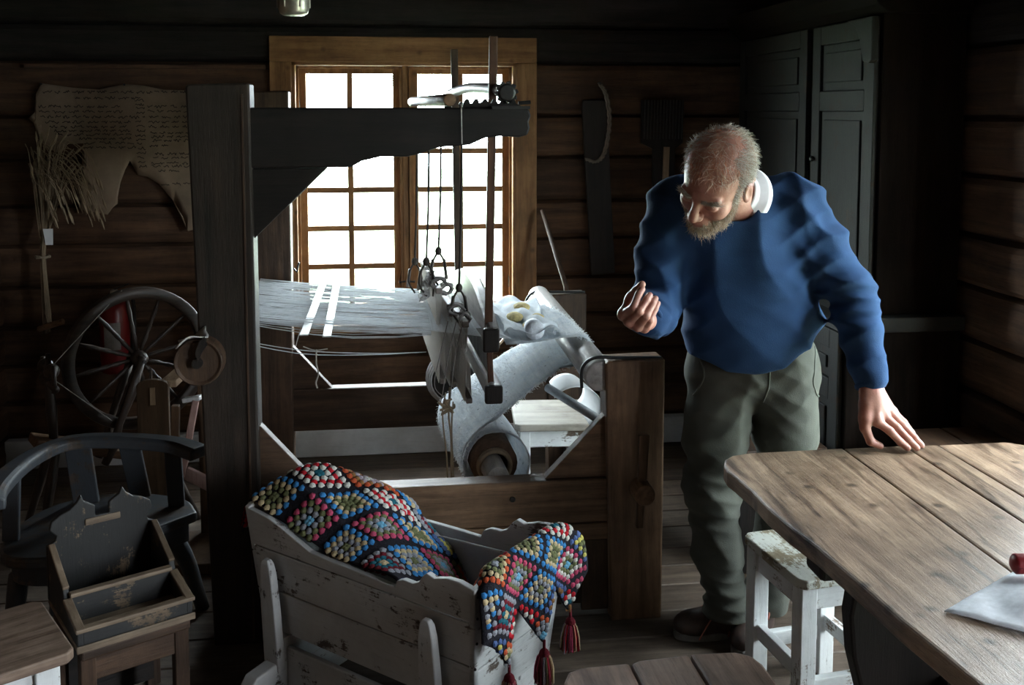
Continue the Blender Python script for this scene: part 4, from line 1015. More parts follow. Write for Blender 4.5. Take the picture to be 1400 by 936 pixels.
box(-.05, .05, .316, .322, .212, .232).build('hand_slot', rawm('x'), sb, bevel=.003)

# ------------------------------------------------------------------ stand behind the chair
rk = thing('reel_stand', 'brown wooden reel stand with round-topped upright behind the armchair', 'reel stand', (-.86, 3.80, 0))
rkm = wood('reel_wood', (0.08, 0.045, 0.024), (0.18, 0.11, 0.062), axis='z', rough=.55, bump=.2)
def upright(x, y_, z1, w):
    P = [(-w / 2, 0), (w / 2, 0)] + [(w / 2 * math.cos(a), z1 - .025 + .025 * math.sin(a)) for a in [i * math.pi / 10 for i in range(11)]]
    return MB().prism([(x + u, z) for u, z in P], 'y', y_, y_ + .022)
upright(-.022, -.05, .755, .115).build('upright', rkm, rk, bevel=.003)
upright(.145, .22, .735, .115).build('upright', rkm, rk, bevel=.003)
box(-.03, -.012, -.054, -.05, .66, .725).build('slot_plug', palew('z'), rk)
arc = spline([(.03, -.03, .745), (.06, .02, .765), (.095, .09, .790), (.12, .14, .795), (.15, .20, .775), (.16, .24, .75)], 14)
mb = MB()
for i, p in enumerate(arc):
    h = .028 - .010 * math.sin(math.pi * i / 14)
    mb.v += [(p.x - .03, p.y, p.z - h), (p.x + .03, p.y + .0, p.z - h), (p.x + .03, p.y, p.z), (p.x - .03, p.y, p.z)]
for i in range(14):
    for j in range(4):
        a, b = i * 4 + j, i * 4 + (j + 1) % 4; mb.f.append((a, b, b + 4, a + 4)); mb.mi.append(0)
mb.f += [(0, 1, 2, 3), (56, 57, 58, 59)]; mb.mi += [0, 0]
mb.build('arched_crosspiece', palew('y'), rk, bevel=.003)
MB().beam((.055, .12, .625), (.125, .10, .640), .034, .018).build('white_peg', plain('white_enamel', (0.72, 0.74, 0.76), .3), rk, bevel=.004)
pkm = wood('pink_slat', (0.36, 0.22, 0.19), (0.55, 0.38, 0.34), axis='z', rough=.55)
MB().beam((.105, .10, .63), (.045, .10, .33), .024, .03).build('slat', pkm, rk, bevel=.003)
MB().beam((.055, .10, .345), (.16, .10, .285), .022, .05).build('slat', pkm, rk, bevel=.003)
MB().beam((.15, .13, .56), (.158, .13, .28), .018, .03).build('slat', pkm, rk, bevel=.003)
MB().beam((.02, .14, .60), (.0, .16, .20), .03, .03).build('slat', rkm, rk, bevel=.003)
box(-.08, .21, -.06, .25, .0, .045).build('base', rkm, rk, bevel=.004)

# ------------------------------------------------------------------ spinning wheel
sw_ = thing('spinning_wheel', 'dark old spinning wheel with turned spokes at the log wall', 'spinning wheel', (-1.06, 4.28, 0), R(30))
swd = lambda a: wood('wheel_wood', (0.022, 0.016, 0.013), (0.085, 0.06, 0.045), axis=a, rough=.4, bump=.2, spec=.5)
HZ = .71; RW = .30
rim = MB().lathe([(RW - .045, -.020), (RW - .040, -.024), (RW - .004, -.024), (RW, -.018), (RW - .008, -.006), (RW - .008, .006), (RW, .018), (RW - .004, .024), (RW - .040, .024), (RW - .045, .020), (RW - .047, 0), (RW - .045, -.020)], (0, 0, HZ), 'y', 48)
rim.f = [f for f in rim.f if len(f) == 4]; rim.mi = [0] * len(rim.f)
rim.build('rim', swd('x'), sw_, smooth=True)
MB().lathe([(.012, -.055), (.026, -.05), (.034, -.03), (.034, .03), (.026, .05), (.012, .055)], (0, 0, HZ), 'y', 16).build('hub', swd('y'), sw_, smooth=True)
MB().tube([(0, -.09, HZ), (0, .09, HZ)], .008, 8).build('axle', iron, sw_)
for k in range(12):
    a = k * math.pi / 6 + .15; c, s = math.cos(a), math.sin(a); ls = [.03, .06, .09, .11, .13, .16, .20, .235, .258]; rs = [.007, .008, .011, .007, .010, .008, .010, .007, .006]
    MB().tube([(c * l, 0, HZ + s * l) for l in ls], rs, 8).build('spoke', swd('z'), sw_, smooth=True)
for s in (-1, 1): MB().tube([(-.16, s * .05, .30), (-.12, s * .055, .38), (-.10, s * .06, .46), (-.05, s * .065, .58), (.0, s * .07, HZ + .02)], [.016, .022, .014, .02, .015], 10).build('upright', swd('z'), sw_, smooth=True)
MB().beam((-.42, 0, .44), (.16, 0, .24), .13, .035).build('bench_plank', midw('x'), sw_, bevel=.005)
for pts in ([(-.34, -.04, .40), (-.44, -.14, 0)], [(-.34, .04, .40), (-.44, .14, 0)], [(.10, -.03, .25), (.20, -.12, 0)], [(.10, .03, .25), (.20, .12, 0)]):
    MB().tube([pts[0], lerp(pts[0], pts[1], .3), lerp(pts[0], pts[1], .6), pts[1]], [.015, .021, .016, .013], 10).build('leg', swd('z'), sw_, smooth=True)
MB().tube([(-.34, 0, .42), (-.345, 0, .55), (-.35, 0, .70), (-.35, 0, .78)], [.016, .022, .014, .010], 10).build('mother_post', swd('z'), sw_, smooth=True)
MB().tube([(-.35, -.12, .66), (-.35, .12, .66)], .014, 10).build('crossbar', swd('y'), sw_, smooth=True)
for s in (-1, 1): MB().tube([(-.35, s * .09, .64), (-.35, s * .09, .75)], .010, 8).build('maiden', swd('z'), sw_, smooth=True)
MB().lathe([(.012, -.085), (.03, -.06), (.03, -.05), (.014, -.045), (.016, 0), (.014, .045), (.03, .05), (.03, .06), (.012, .085)], (-.35, 0, .72), 'y', 14).build('bobbin', swd('y'), sw_, smooth=True)
MB().tube([(-.35, -.07, .745), (-.06, -.012, HZ + RW - .005)], .0018, 4).build('drive_band', cord_m, sw_)
MB().tube([(-.35, -.07, .692), (-.07, -.012, HZ - RW + .01)], .0018, 4).build('drive_band', cord_m, sw_)
MB().beam((-.28, 0, .08), (.14, 0, .06), .16, .018).build('treadle', swd('x'), sw_, bevel=.003)
MB().tube([(.02, -.10, HZ - .03), (.03, -.08, .30), (.05, -.03, .07)], .006, 6).build('footman', swd('z'), sw_)

# ------------------------------------------------------------------ fire extinguisher
fe = thing('fire_extinguisher', 'red fire extinguisher hanging on the wall behind the spinning wheel', 'extinguisher', (-1.31, 4.88, .50))
MB().lathe([(.055, .0), (.068, .008), (.070, .03), (.070, .30), (.062, .335), (.035, .360), (.020, .368)], (0, 0, 0), 'z', 24).build('cylinder', plain('red_enamel', (0.16, 0.008, 0.010), .3, noise=.08), fe, smooth=True)
MB().lathe([(.018, .366), (.018, .395), (.010, .40)], (0, 0, 0), 'z', 14).build('valve', plain('tin', (0.42, 0.39, 0.34), .35, .7), fe)
MB().beam((-.01, 0, .395), (.07, -.01, .425), .016, .008).build('lever', iron, fe)
MB().tube(spline([(.02, -.01, .385), (.085, -.02, .37), (.095, -.02, .25), (.085, -.02, .10)], 14), .009, 8).build('hose', plain('black_rubber', (0.015, 0.015, 0.015), .6), fe, smooth=True)
mb = MB()
for i in range(9):
    a = R(-120 + 8 * i)
    for z in (.12, .25): mb.v.append((.0708 * math.cos(a), .0708 * math.sin(a), z))
mb.f = [(2 * i, 2 * i + 2, 2 * i + 3, 2 * i + 1) for i in range(8)]; mb.mi = [0] * 8
mb.build('paper_label', plain('label_paper', (0.25, 0.24, 0.22), .7), fe, label='pale printed label')
box(-.03, .03, .065, .15, .26, .29).build('wall_bracket', iron, fe)

# ------------------------------------------------------------------ written hide on the wall
hd = thing('animal_hide', 'pale tanned animal hide covered in handwriting, pinned on the log wall', 'hide', (-1.25, 4.995, 1.55))
PX = [(180, 62), (330, 85), (470, 95), (600, 65), (690, 72), (800, 95), (960, 100), (1060, 85), (1130, 60), (1150, 110), (1130, 300), (1120, 520), (1105, 700), (1090, 850), (1000, 862), (975, 850), (905, 872), (880, 790), (830, 700), (760, 610), (700, 570), (650, 560), (640, 530), (612, 480), (585, 530), (560, 600), (545, 680), (545, 715), (520, 735), (490, 775), (350, 745), (410, 680), (425, 640), (402, 600), (400, 430), (380, 385), (290, 390), (262, 440), (165, 400), (175, 350), (180, 285), (130, 275), (105, 250), (155, 200), (150, 120)]
def hp(x, z):      # sketch units -> metres on the wall
    return ((x - 610) * .000905 - .0, (430 - z) * .000885)
m_ = bpy.data.meshes.new('skin'); b2 = bmesh.new()
vs = [b2.verts.new((hp(*p)[0], 0, hp(*p)[1])) for p in PX]
f_ = b2.faces.new(vs); bmesh.ops.triangulate(b2, faces=[f_])
for _ in range(3): bmesh.ops.subdivide_edges(b2, edges=[e for e in b2.edges if e.calc_length() > .04], cuts=1, use_grid_fill=True); bmesh.ops.triangulate(b2, faces=b2.faces[:])
def hide_y(x, z): return -.012 * math.sin(x * 9 + 1) * math.sin(z * 7) - .006 * math.sin(x * 21 + z * 13)
for v in b2.verts: v.co.y = hide_y(v.co.x, v.co.z)
b2.to_mesh(m_); b2.free()
m_.materials.append(plain('tanned_hide', (0.24, 0.175, 0.12), .7, noise=.3, scale=5, bump=.2)); m_.polygons.foreach_set('use_smooth', [True] * len(m_.polygons))
o = bpy.data.objects.new('skin', m_); COL.objects.link(o); o.parent = hd
md = o.modifiers.new('solid', 'SOLIDIFY'); md.thickness = .003; md.offset = 0
mb = MB(); rr_ = random.Random(11)
def scrib(x0, x1, z):
    x = x0
    while x < x1 - 12:
        L_ = rr_.uniform(22, 70); e = min(x1, x + L_); pts = []; n = max(4, int((e - x) / 4.5))
        for k in range(n + 1):
            u = x + (e - x) * k / n; w = z + rr_.uniform(-9.5, 9.5) * (1 if k % 2 else -.6)
            a, b = hp(u, w); pts.append((a, hide_y(a, b) - .0026, b))
        for p, q in zip(pts, pts[1:]): mb.beam(p, q, .0007, .0034, up=(0, 0, 1))
        x = e + rr_.uniform(9, 20)
lines = [(185, 960, 108), (340, 680, 140), (160, 600, 186), (160, 590, 214), (165, 650, 242), (190, 640, 270), (210, 630, 296), (235, 625, 318), (240, 630, 338), (360, 640, 360), (385, 640, 383), (385, 650, 408)]
lines += [(715, 970, 186), (715, 975, 212), (720, 970, 245), (718, 970, 270), (718, 970, 296), (725, 970, 330), (730, 970, 350), (735, 970, 372), (720, 830, 402), (745, 970, 445), (735, 965, 468), (725, 960, 495), (725, 970, 512), (760, 870, 538), (770, 930, 610)]
for a, b, z in lines: scrib(a, b, z)
for k in range(16): scrib(650 + 3 * (k % 4), 700, 150 + 24 * k)
mb.build('handwriting', plain('iron_gall_ink', (0.03, 0.02, 0.015), .8), hd)
for p in ((180, 66), (1125, 66), (600, 68)): MB().ball((*hp(*p)[:1], -.012, hp(*p)[1]), .006, 8, 5).build('pin', iron, hd)
wb2 = box(-.56, .56, -.03, .0, -.004, .016).build('hanging_rail', logm('x'), bevel=.004); wb2.location = (-1.16, 5.03, 1.952)
tag(wb2, 'thin wooden rail on the wall above the written hide', 'rail')

# ------------------------------------------------------------------ sheaf of straw with paper tag
sf = thing('straw_sheaf', 'dry sheaf of grain stalks hanging in the left corner', 'straw', (-1.62, 4.86, .70))
strm = plain('straw', (0.22, 0.16, 0.095), .7, noise=.35, scale=12)
mb = MB(); ears = MB(); r = random.Random(4)
for k in range(85):
    a = r.uniform(0, 6.28); q = math.sqrt(r.random())
    bx_, by_ = .03 * q * math.cos(a), .03 * q * math.sin(a)
    tx = r.uniform(-.05, .20) * (.6 + .4 * q); h = r.uniform(.72, .92); ty = r.uniform(-.08, .05)
    pts = [(bx_ * .7 + .01, by_ * .7, r.uniform(0, .1)), (bx_ * .35, by_ * .35, .36), (tx * .30, ty * .3, .55), (tx * .62, ty * .7, h * .93), (tx * .85, ty, h), (tx + .06, ty - .02, h - .06), (tx + .10, ty - .03, h - .17)]
    P = spline(pts if r.random() > .35 else pts[:5], 14)
    mb.tube(P, .0019, 4, False)
    if len(P) and r.random() > .25: ears.tube([P[-1], P[-1] + (P[-1] - P[-3]).normalized() * .02, P[-1] + (P[-1] - P[-3]).normalized() * .055], [.003, .007, .002], 5)
stuff(mb.build('stalks', strm, sf)); stuff(ears.build('ears', strm, sf))
MB().tube([(.032 * math.cos(i * .52), .032 * math.sin(i * .52), .36 + .002 * (i % 5)) for i in range(26)], .004, 5).build('binding', plain('hemp', (0.28, 0.22, 0.15), .9), sf)
MB().grid(lambda u, v: (.02 + .045 * v + .012 * u * (1 - v), -.045 - .006 * u, .50 - .075 * u - .0 * v + .02 * (1 - v) * 0), 3, 3).build('paper_tag', plain('tag_paper', (0.66, 0.66, 0.66), .7, noise=.05), sf, solid=.001)
MB().tube([(0, 0, .0), (.0, .01, .30), (0, .02, .36)], .012, 8).build('stick', oldw('z'), sf)
MB().tube([(-.03, .0, .02), (.09, -.03, .06)], .014, 8).build('peg', midw('x'), sf)
# ------------------------------------------------------------------ the man: signed-distance modelling, meshed by surface nets
def sn_mesh(F, lo, hi, h):
    lo = np.array(lo, float); hi = np.array(hi, float)
    n = np.ceil((hi - lo) / h).astype(int) + 1
    ax = [lo[i] + h * np.arange(n[i]) for i in range(3)]
    # coarse pass: only cells near the surface are evaluated finely
    K = 6; nb = -(-n // K)
    f = np.full(nb * K, 1.0, np.float32)
    cb_ = [lo[i] + h * (K * np.arange(nb[i]) + (K - 1) / 2) for i in range(3)]
    X, Y, Z = np.meshgrid(*cb_, indexing='ij'); fc = F(np.stack([X.ravel(), Y.ravel(), Z.ravel()], 1)).reshape(X.shape)
    near = np.abs(fc) < h * K * .5 * 1.75 * 1.6 + .008
    fv = f.reshape(nb[0], K, nb[1], K, nb[2], K); fv[:] = np.where(fc < 0, -1, 1)[:, None, :, None, :, None]
    bi = np.argwhere(near); g3 = np.stack(np.meshgrid(*[np.arange(K)] * 3, indexing='ij'), -1).reshape(-1, 3)
    for a in range(0, len(bi), 1500):
        ids = (bi[a:a + 1500, None, :] * K + g3[None]).reshape(-1, 3)
        f[ids[:, 0], ids[:, 1], ids[:, 2]] = F(lo + h * ids)
    f = f[:n[0], :n[1], :n[2]]
    ins = f < 0
    c = [ins[i:n[0] - 1 + i, j:n[1] - 1 + j, k:n[2] - 1 + k] for i in (0, 1) for j in (0, 1) for k in (0, 1)]
    s = sum(x.astype(np.int8) for x in c); act = (s > 0) & (s < 8)
    idx = np.full(act.shape, -1, np.int64); cells = np.argwhere(act); idx[act] = np.arange(len(cells))
    acc = np.zeros((len(cells), 3)); cnt = np.zeros(len(cells))
    for i in (0, 1):
        for j in (0, 1):
            for d in range(3):
                o0 = [i, j]; o0.insert(d, 0); o1 = list(o0); o1[d] = 1
                A = cells + o0; B = cells + o1
                fa = f[A[:, 0], A[:, 1], A[:, 2]]; fb = f[B[:, 0], B[:, 1], B[:, 2]]
                m = (fa < 0) != (fb < 0); t = np.where(m, fa / np.where(m, fa - fb, 1), 0)
                p = A + t[:, None] * (np.array(o1) - np.array(o0)); acc[m] += p[m]; cnt[m] += 1
    V = lo + h * acc / cnt[:, None]
    Q = []
    for d in range(3):
        sl0 = [slice(1, None)] * 3; sl0[d] = slice(0, -1)
        sl1 = [slice(1, None)] * 3; sl1[d] = slice(1, None)
        u, w = [(1, 2), (2, 0), (0, 1)][d]
        a = ins[tuple(slice(1, n[q] - 1) if q != d else slice(0, n[q] - 1) for q in range(3))]
        b = ins[tuple(slice(1, n[q] - 1) if q != d else slice(1, n[q]) for q in range(3))]
        E_ = np.argwhere(a != b); fl_ = a[tuple(E_.T)]
        base = E_.copy(); base[:, u] += 1; base[:, w] += 1
        def at(du, dw):
            q = base.copy(); q[:, u] += du; q[:, w] += dw; return idx[q[:, 0], q[:, 1], q[:, 2]]
        q4 = np.stack([at(-1, -1), at(0, -1), at(0, 0), at(-1, 0)], 1)
        q4[~fl_] = q4[~fl_][:, ::-1]; Q.append(q4)
    Q = np.concatenate(Q); Q = Q[(Q >= 0).all(1)]
    return V, Q
def np_obj(name, pieces, mats, parent=None, off=(0, 0, 0)):
    vs = []; fs = []; mi = []; k = 0
    for q, (V, Q) in enumerate(pieces):
        vs.append(V - np.array(off)); fs.append(Q + k); k += len(V)
    V = np.concatenate(vs); Q = np.concatenate(fs)
    me = bpy.data.meshes.new(name); me.vertices.add(len(V)); me.vertices.foreach_set('co', V.astype(np.float32).ravel())
    me.loops.add(Q.size); me.loops.foreach_set('vertex_index', Q.astype(np.int32).ravel())
    me.polygons.add(len(Q)); me.polygons.foreach_set('loop_start', np.arange(0, Q.size, 4, dtype=np.int32)); me.polygons.foreach_set('loop_total', np.full(len(Q), 4, np.int32))
    me.polygons.foreach_set('use_smooth', np.ones(len(Q), bool)); me.update(calc_edges=True); me.validate()
    for m in (mats if isinstance(mats, list) else [mats]): me.materials.append(m)
    o = bpy.data.objects.new(name, me); COL.objects.link(o); o.parent = parent
    return o
def cone(P, a, b, ra, rb):
    a = np.array(a); b = np.array(b); ab = b - a; t = np.clip(((P - a) @ ab) / (ab @ ab), 0, 1)
    return np.linalg.norm(P - a - t[:, None] * ab, axis=1) - (ra + (rb - ra) * t)
def ell(P, c, r, M=None):
    q = P - np.array(c)
    if M is not None: q = q @ M
    r = np.array(r); k0 = np.linalg.norm(q / r, axis=1); k1 = np.linalg.norm(q / (r * r), axis=1)
    return k0 * (k0 - 1) / np.maximum(k1, 1e-6)
def smin(a, b, k):
    h = np.clip(.5 + .5 * (b - a) / k, 0, 1); return b + (a - b) * h - k * h * (1 - h)
def smax(a, b, k): return -smin(-a, -b, k)
def chain(P, pts, k=.02):
    d = None
    for (a, ra), (b, rb) in zip(pts, pts[1:]):
        e = cone(P, a, b, ra, rb); d = e if d is None else smin(d, e, k)
    return d
def waves(P, ks, seed=0):
    r = np.random.RandomState(seed); out = 0
    for wl, amp, dr in ks:
        d = np.array(dr, float); d /= np.linalg.norm(d)
        m = r.randn(3) * 9; m2 = r.randn(3) * 14
        ph = (P @ d) * 2 * np.pi / wl + 1.3 * np.sin(P @ m + r.rand() * 6) + .8 * np.sin(P @ m2 + r.rand() * 6)
        out = out + amp * (1 - np.abs(np.sin(ph / 2)) * 1.6) * (.5 + .5 * np.sin(P @ (m * .6) + r.rand() * 6))
    return out
def mark(P, c, r): return np.exp(-((P - np.array(c)) ** 2).sum(1) / (r * r))

# key joints (metres, room coordinates)
PEL = (1.15, 3.03, .965); NB = (1.05, 2.865, 1.475)
SL, EL_, WL = (1.225, 2.88, 1.455), (1.385, 2.825, 1.185), (1.394, 2.712, .95)
SR, ER, WR = (.862, 2.925, 1.455), (.800, 2.905, 1.155), (.718, 2.705, 1.158)
HIPR, KNR, ANR = (1.050, 3.03, .89), (1.015, 3.005, .54), (1.095, 3.06, .11)
HIPL, KNL, ANL = (1.250, 3.01, .89), (1.262, 3.01, .54), (1.235, 3.085, .11)
PO = (1.13, 3.05, 0)
# head frame
hc = np.array((.912, 2.703, 1.559))
hy, hp_ = R(50), R(38); hh = np.array((-math.sin(R(7)), -math.cos(R(7)), 0)) * math.cos(hy) - np.array((math.cos(R(7)), -math.sin(R(7)), 0)) * math.sin(hy)
ff = hh * math.cos(hp_) + np.array((0, 0, -math.sin(hp_)))
uu = np.array((0, 0, 1.)) - ff[2] * ff; uu /= np.linalg.norm(uu); ll = np.cross(uu, ff)
ro = R(25); uu, ll = uu * math.cos(ro) + ll * math.sin(ro), ll * math.cos(ro) - uu * math.sin(ro)
HM = np.stack([ff, ll, uu], 1)       # local -> world columns
HS = 1.13
def tol(P): return ((P - hc) @ HM) / HS
def tow(q): return hc + HS * (np.array(q) @ HM.T)
def head_sdf(L, ears=True):
    A = np.abs(L[:, 1:2]); S = np.concatenate([L[:, :1], A, L[:, 2:]], 1)      # mirrored
    d = ell(L, (-.014, 0, .034), (.100, .078, .086))
    d = smin(d, ell(L, (.032, 0, -.018), (.062, .063, .088)), .02)
    d = smin(d, ell(L, (.034, 0, -.072), (.056, .053, .046)), .02)
    d = smin(d, ell(L, (.074, 0, -.100), (.022, .026, .022)), .02)
    d = smin(d, cone(S, (.086, .012, .014), (.078, .045, .012), .011, .009), .014)      # brow
    d = smin(d, ell(S, (.062, .041, -.034), (.026, .022, .024)), .018)                   # cheek
    d = smax(d, -ell(S, (.102, .033, -.010), (.020, .020, .013)), .010)                  # eye hollow
    d = smin(d, ell(S, (.0805, .033, -.009), (.013, .016, .0115)), .003)                 # lid
    d = smin(d, cone(L, (.090, 0, .006), (.116, 0, -.036), .0085, .0125), .010)          # nose
    d = smin(d, ell(S, (.104, .012, -.040), (.011, .009, .009)), .006)
    d = smin(d, ell(L, (.090, 0, -.068), (.020, .028, .016)), .012)                      # muzzle
    d = smin(d, cone(S, (.106, 0, -.064), (.094, .022, -.066), .005, .003), .004)        # lips
    d = smin(d, cone(S, (.104, 0, -.075), (.093, .020, -.073), .0055, .003), .004)
    if ears:
        e = ell(S, (-.006, .083, -.014), (.020, .009, .033))
        e = smax(e, -ell(S, (.0, .093, -.010), (.011, .008, .018)), .004)
        d = smin(d, e, .006)
    return d
def F_head(P):
    d = head_sdf(tol(P)) * HS
    nk = chain(P, [(tow((-.030, 0, -.03)), .062), (tow((-.055, 0, -.115)), .064), (np.array(NB) + (.0, .01, -.03), .080)], .02)
    return smin(d, nk, .018)
def fingers(P, fs, k=.006):
    d = None
    for pts, rs in fs:
        e = chain(P, list(zip(pts, rs)), .004); d = e if d is None else np.minimum(d, e)
    return d
def F_lhand(P):
    I = [(1.386, 2.652, .856), (1.416, 2.637, .832), (1.444, 2.629, .802), (1.463, 2.622, .786)]
    M_ = [(1.411, 2.667, .868), (1.442, 2.647, .838), (1.471, 2.633, .805), (1.491, 2.623, .785)]
    G = [(1.437, 2.682, .872), (1.468, 2.662, .838), (1.496, 2.647, .806), (1.514, 2.638, .786)]
    K = [(1.456, 2.698, .868), (1.484, 2.686, .840), (1.503, 2.676, .812), (1.517, 2.668, .787)]
    T = [(1.366, 2.680, .895), (1.350, 2.656, .838), (1.364, 2.647, .800), (1.392, 2.645, .787)]
    rs = [.0135, .0118, .0108, .0092]
    d = fingers(P, [(I, rs), (M_, [r * 1.03 for r in rs]), (G, rs), (K, [r * .87 for r in rs])])
    d = smin(d, chain(P, list(zip(T, [.019, .0145, .0118, .0098])), .006), .006)
    w = WL
    for q, r_ in ((I, .0165), (M_, .0165), (G, .016), (K, .0145)): d = smin(d, cone(P, (w[0] + (q[0][0] - w[0]) * .25, w[1] + (q[0][1] - w[1]) * .25, w[2] + (q[0][2] - w[2]) * .25), q[0], .021, r_ - .002), .010)
    d = smin(d, chain(P, [(w, .025), ((1.392, 2.735, 1.01), .031), ((1.388, 2.78, 1.10), .036)], .02), .02)
    d = smin(d, ell(P, (1.392, 2.682, .890), (.036, .024, .046)), .016)
    d = smin(d, cone(P, (1.356, 2.664, .862), (1.386, 2.662, .862), .014, .012), .016)
    d = smin(d, cone(P, (1.372, 2.70, .93), (1.354, 2.664, .858), .020, .015), .014)
    # knuckles and tendons
    for q in (I, M_, G, K): d = smin(d, cone(P, np.array(q[0]) + (-.002, .002, .006), np.array(q[0]) + (.002, -.002, .006), .008, .008), .006)
    return d
def F_rhand(P):
    I = [(.629, 2.630, 1.191), (.646, 2.580, 1.221), (.664, 2.600, 1.252), (.677, 2.611, 1.264)]
    M_ = [(.643, 2.618, 1.176), (.659, 2.572, 1.211), (.684, 2.592, 1.238), (.697, 2.607, 1.248)]
    G = [(.668, 2.618, 1.162), (.679, 2.574, 1.198), (.701, 2.594, 1.227), (.714, 2.610, 1.238)]
    K = [(.690, 2.625, 1.155), (.693, 2.588, 1.184), (.711, 2.602, 1.211), (.722, 2.613, 1.224)]
    T = [(.672, 2.680, 1.190), (.655, 2.652, 1.228), (.665, 2.630, 1.256), (.677, 2.614, 1.277)]
    rs = [.0130, .0112, .0100, .0086]
    d = fingers(P, [(I, rs), (M_, [r * 1.03 for r in rs]), (G, rs), (K, [r * .88 for r in rs])])
    d = smin(d, chain(P, list(zip(T, [.018, .0145, .0118, .0100])), .006), .003)
    for q, r_ in ((I, .0165), (M_, .0165), (G, .016), (K, .0145)): d = smin(d, cone(P, (WR[0] * .75 + q[0][0] * .25, WR[1] * .75 + q[0][1] * .25, WR[2] * .75 + q[0][2] * .25), q[0], .021, r_ - .002), .010)
    d = smin(d, cone(P, (.634, 2.636, 1.200), (.657, 2.645, 1.240), .013, .012), .014)
    d = smin(d, ell(P, (.672, 2.645, 1.178), (.040, .030, .034)), .012)
    for q in (I, M_, G, K): d = smin(d, ell(P, np.array(q[0]) + (-.003, -.004, -.004), (.010, .010, .010)), .006)
    d = smin(d, chain(P, [(WR, .025), ((.742, 2.76, 1.158), .030), ((.78, 2.86, 1.158), .038)], .02), .02)
    return d
def F_core(P):      # body under the clothes
    d = ell(P, (1.10, 2.93, 1.25), (.155, .10, .24)); d = smin(d, ell(P, PEL, (.16, .10, .14)), .06)
    d = smin(d, chain(P, [((1.08, 2.90, 1.40), .07), (NB, .062), (np.array(NB) + (-.03, -.03, .05), .058)], .03), .04)
    for s, e, w in ((SL, EL_, WL), (SR, ER, WR)): d = smin(d, chain(P, [(s, .060), (e, .042), (w, .024)], .02), .03)
    for a, b, c in ((HIPR, KNR, ANR), (HIPL, KNL, ANL)): d = smin(d, chain(P, [(a, .075), (b, .050), (c, .036)], .02), .03)
    return d
def skin_mat():
    m, nt, b = _new('skin'); L = nt.links.new
    tc = _n(nt, 'ShaderNodeTexCoord'); n = _n(nt, 'ShaderNodeTexNoise', Scale=26, Detail=5, Roughness=.6); L(tc.outputs['Object'], n.inputs[0])
    col = _ramp(nt, n.outputs['Fac'], [(.32, (0.32, 0.125, 0.092)), (.66, (0.46, 0.240, 0.180))]); L(col, b.inputs['Base Color'])
    b.inputs['Roughness'].default_value = .48; b.inputs['Subsurface Weight'].default_value = .12
    b.inputs['Subsurface Radius'].default_value = (.012, .005, .003); b.inputs['Subsurface Scale'].default_value = .6
    n2 = _n(nt, 'ShaderNodeTexNoise', Scale=180, Detail=3); L(tc.outputs['Object'], n2.inputs[0])
    bp = _n(nt, 'ShaderNodeBump', Strength=.25, Distance=.002); L(n2.outputs['Fac'], bp.inputs['Height']); L(bp.outputs[0], b.inputs['Normal'])
    return m
skin = skin_mat()
hw = tow((0, 0, 0))
man = np_obj('person', [sn_mesh(F_head, hw - .20, hw + (.24, .26, .18), .0030), sn_mesh(F_lhand, (1.30, 2.58, .765), (1.55, 2.83, 1.06), .0022), sn_mesh(F_rhand, (.585, 2.545, 1.10), (.80, 2.84, 1.30), .0022), sn_mesh(F_core, (.66, 2.62, .05), (1.48, 3.24, 1.60), .010)], skin, off=PO)
man.location = PO
tag(man, 'bearded grey-haired man in a blue sweater leaning over the loom, hand on table', 'person')

# sweater
def F_sweater(P):
    d = ell(P, (1.135, 2.985, 1.06), (.225, .165, .20))
    d = smin(d, ell(P, (1.10, 2.925, 1.25), (.212, .150, .22)), .08)
    d = smin(d, ell(P, (1.045, 2.90, 1.405), (.190, .125, .125)), .08)
    d = smin(d, cone(P, (.90, 2.93, 1.46), (1.20, 2.885, 1.462), .085, .085), .05)
    d = smin(d, ell(P, (1.06, 2.945, 1.47), (.12, .085, .075)), .05)
    hem_z = -(P[:, 2] - (.945 + 1.9 * (P[:, 0] - 1.065) ** 2 + .10 * (P[:, 1] - 2.86)))
    d = smax(d, hem_z, .012)
    la = chain(P, [(SL, .092), ((1.30, 2.86, 1.325), .080), (EL_, .071), ((1.392, 2.775, 1.07), .060), ((1.394, 2.722, .965), .050)], .03)
    ra = chain(P, [(SR, .092), ((.825, 2.925, 1.31), .082), (ER, .075), ((.765, 2.82, 1.148), .062), ((.735, 2.745, 1.150), .054)], .03)
    d = smin(d, smin(la, ra, .01), .045)
    q = 1 - mark(P, (1.394, 2.72, .97), .06) - mark(P, (.735, 2.745, 1.15), .05)
    w = waves(P, [(.11, .0075, (.5, .2, 1)), (.075, .006, (-.4, .3, 1)), (.16, .009, (1, .3, .5))], 3)
    w += mark(P, EL_, .10) * waves(P, [(.045, .010, (.1, .2, 1))], 5) + mark(P, (1.27, 2.86, 1.40), .11) * waves(P, [(.07, .006, (.8, 0, .8))], 6)
    w += mark(P, ER, .10) * waves(P, [(.045, .010, (-.3, .2, 1))], 7) + mark(P, (1.13, 2.95, 1.02), .16) * waves(P, [(.06, .009, (.45, 0, 1))], 8)
    d = d - w * np.clip(q, 0, 1)
    return smax(d, -(cone(P, np.array(NB) + (.0, .0, -.02), tow((-.045, 0, -.10)), .072, .072)), .006)
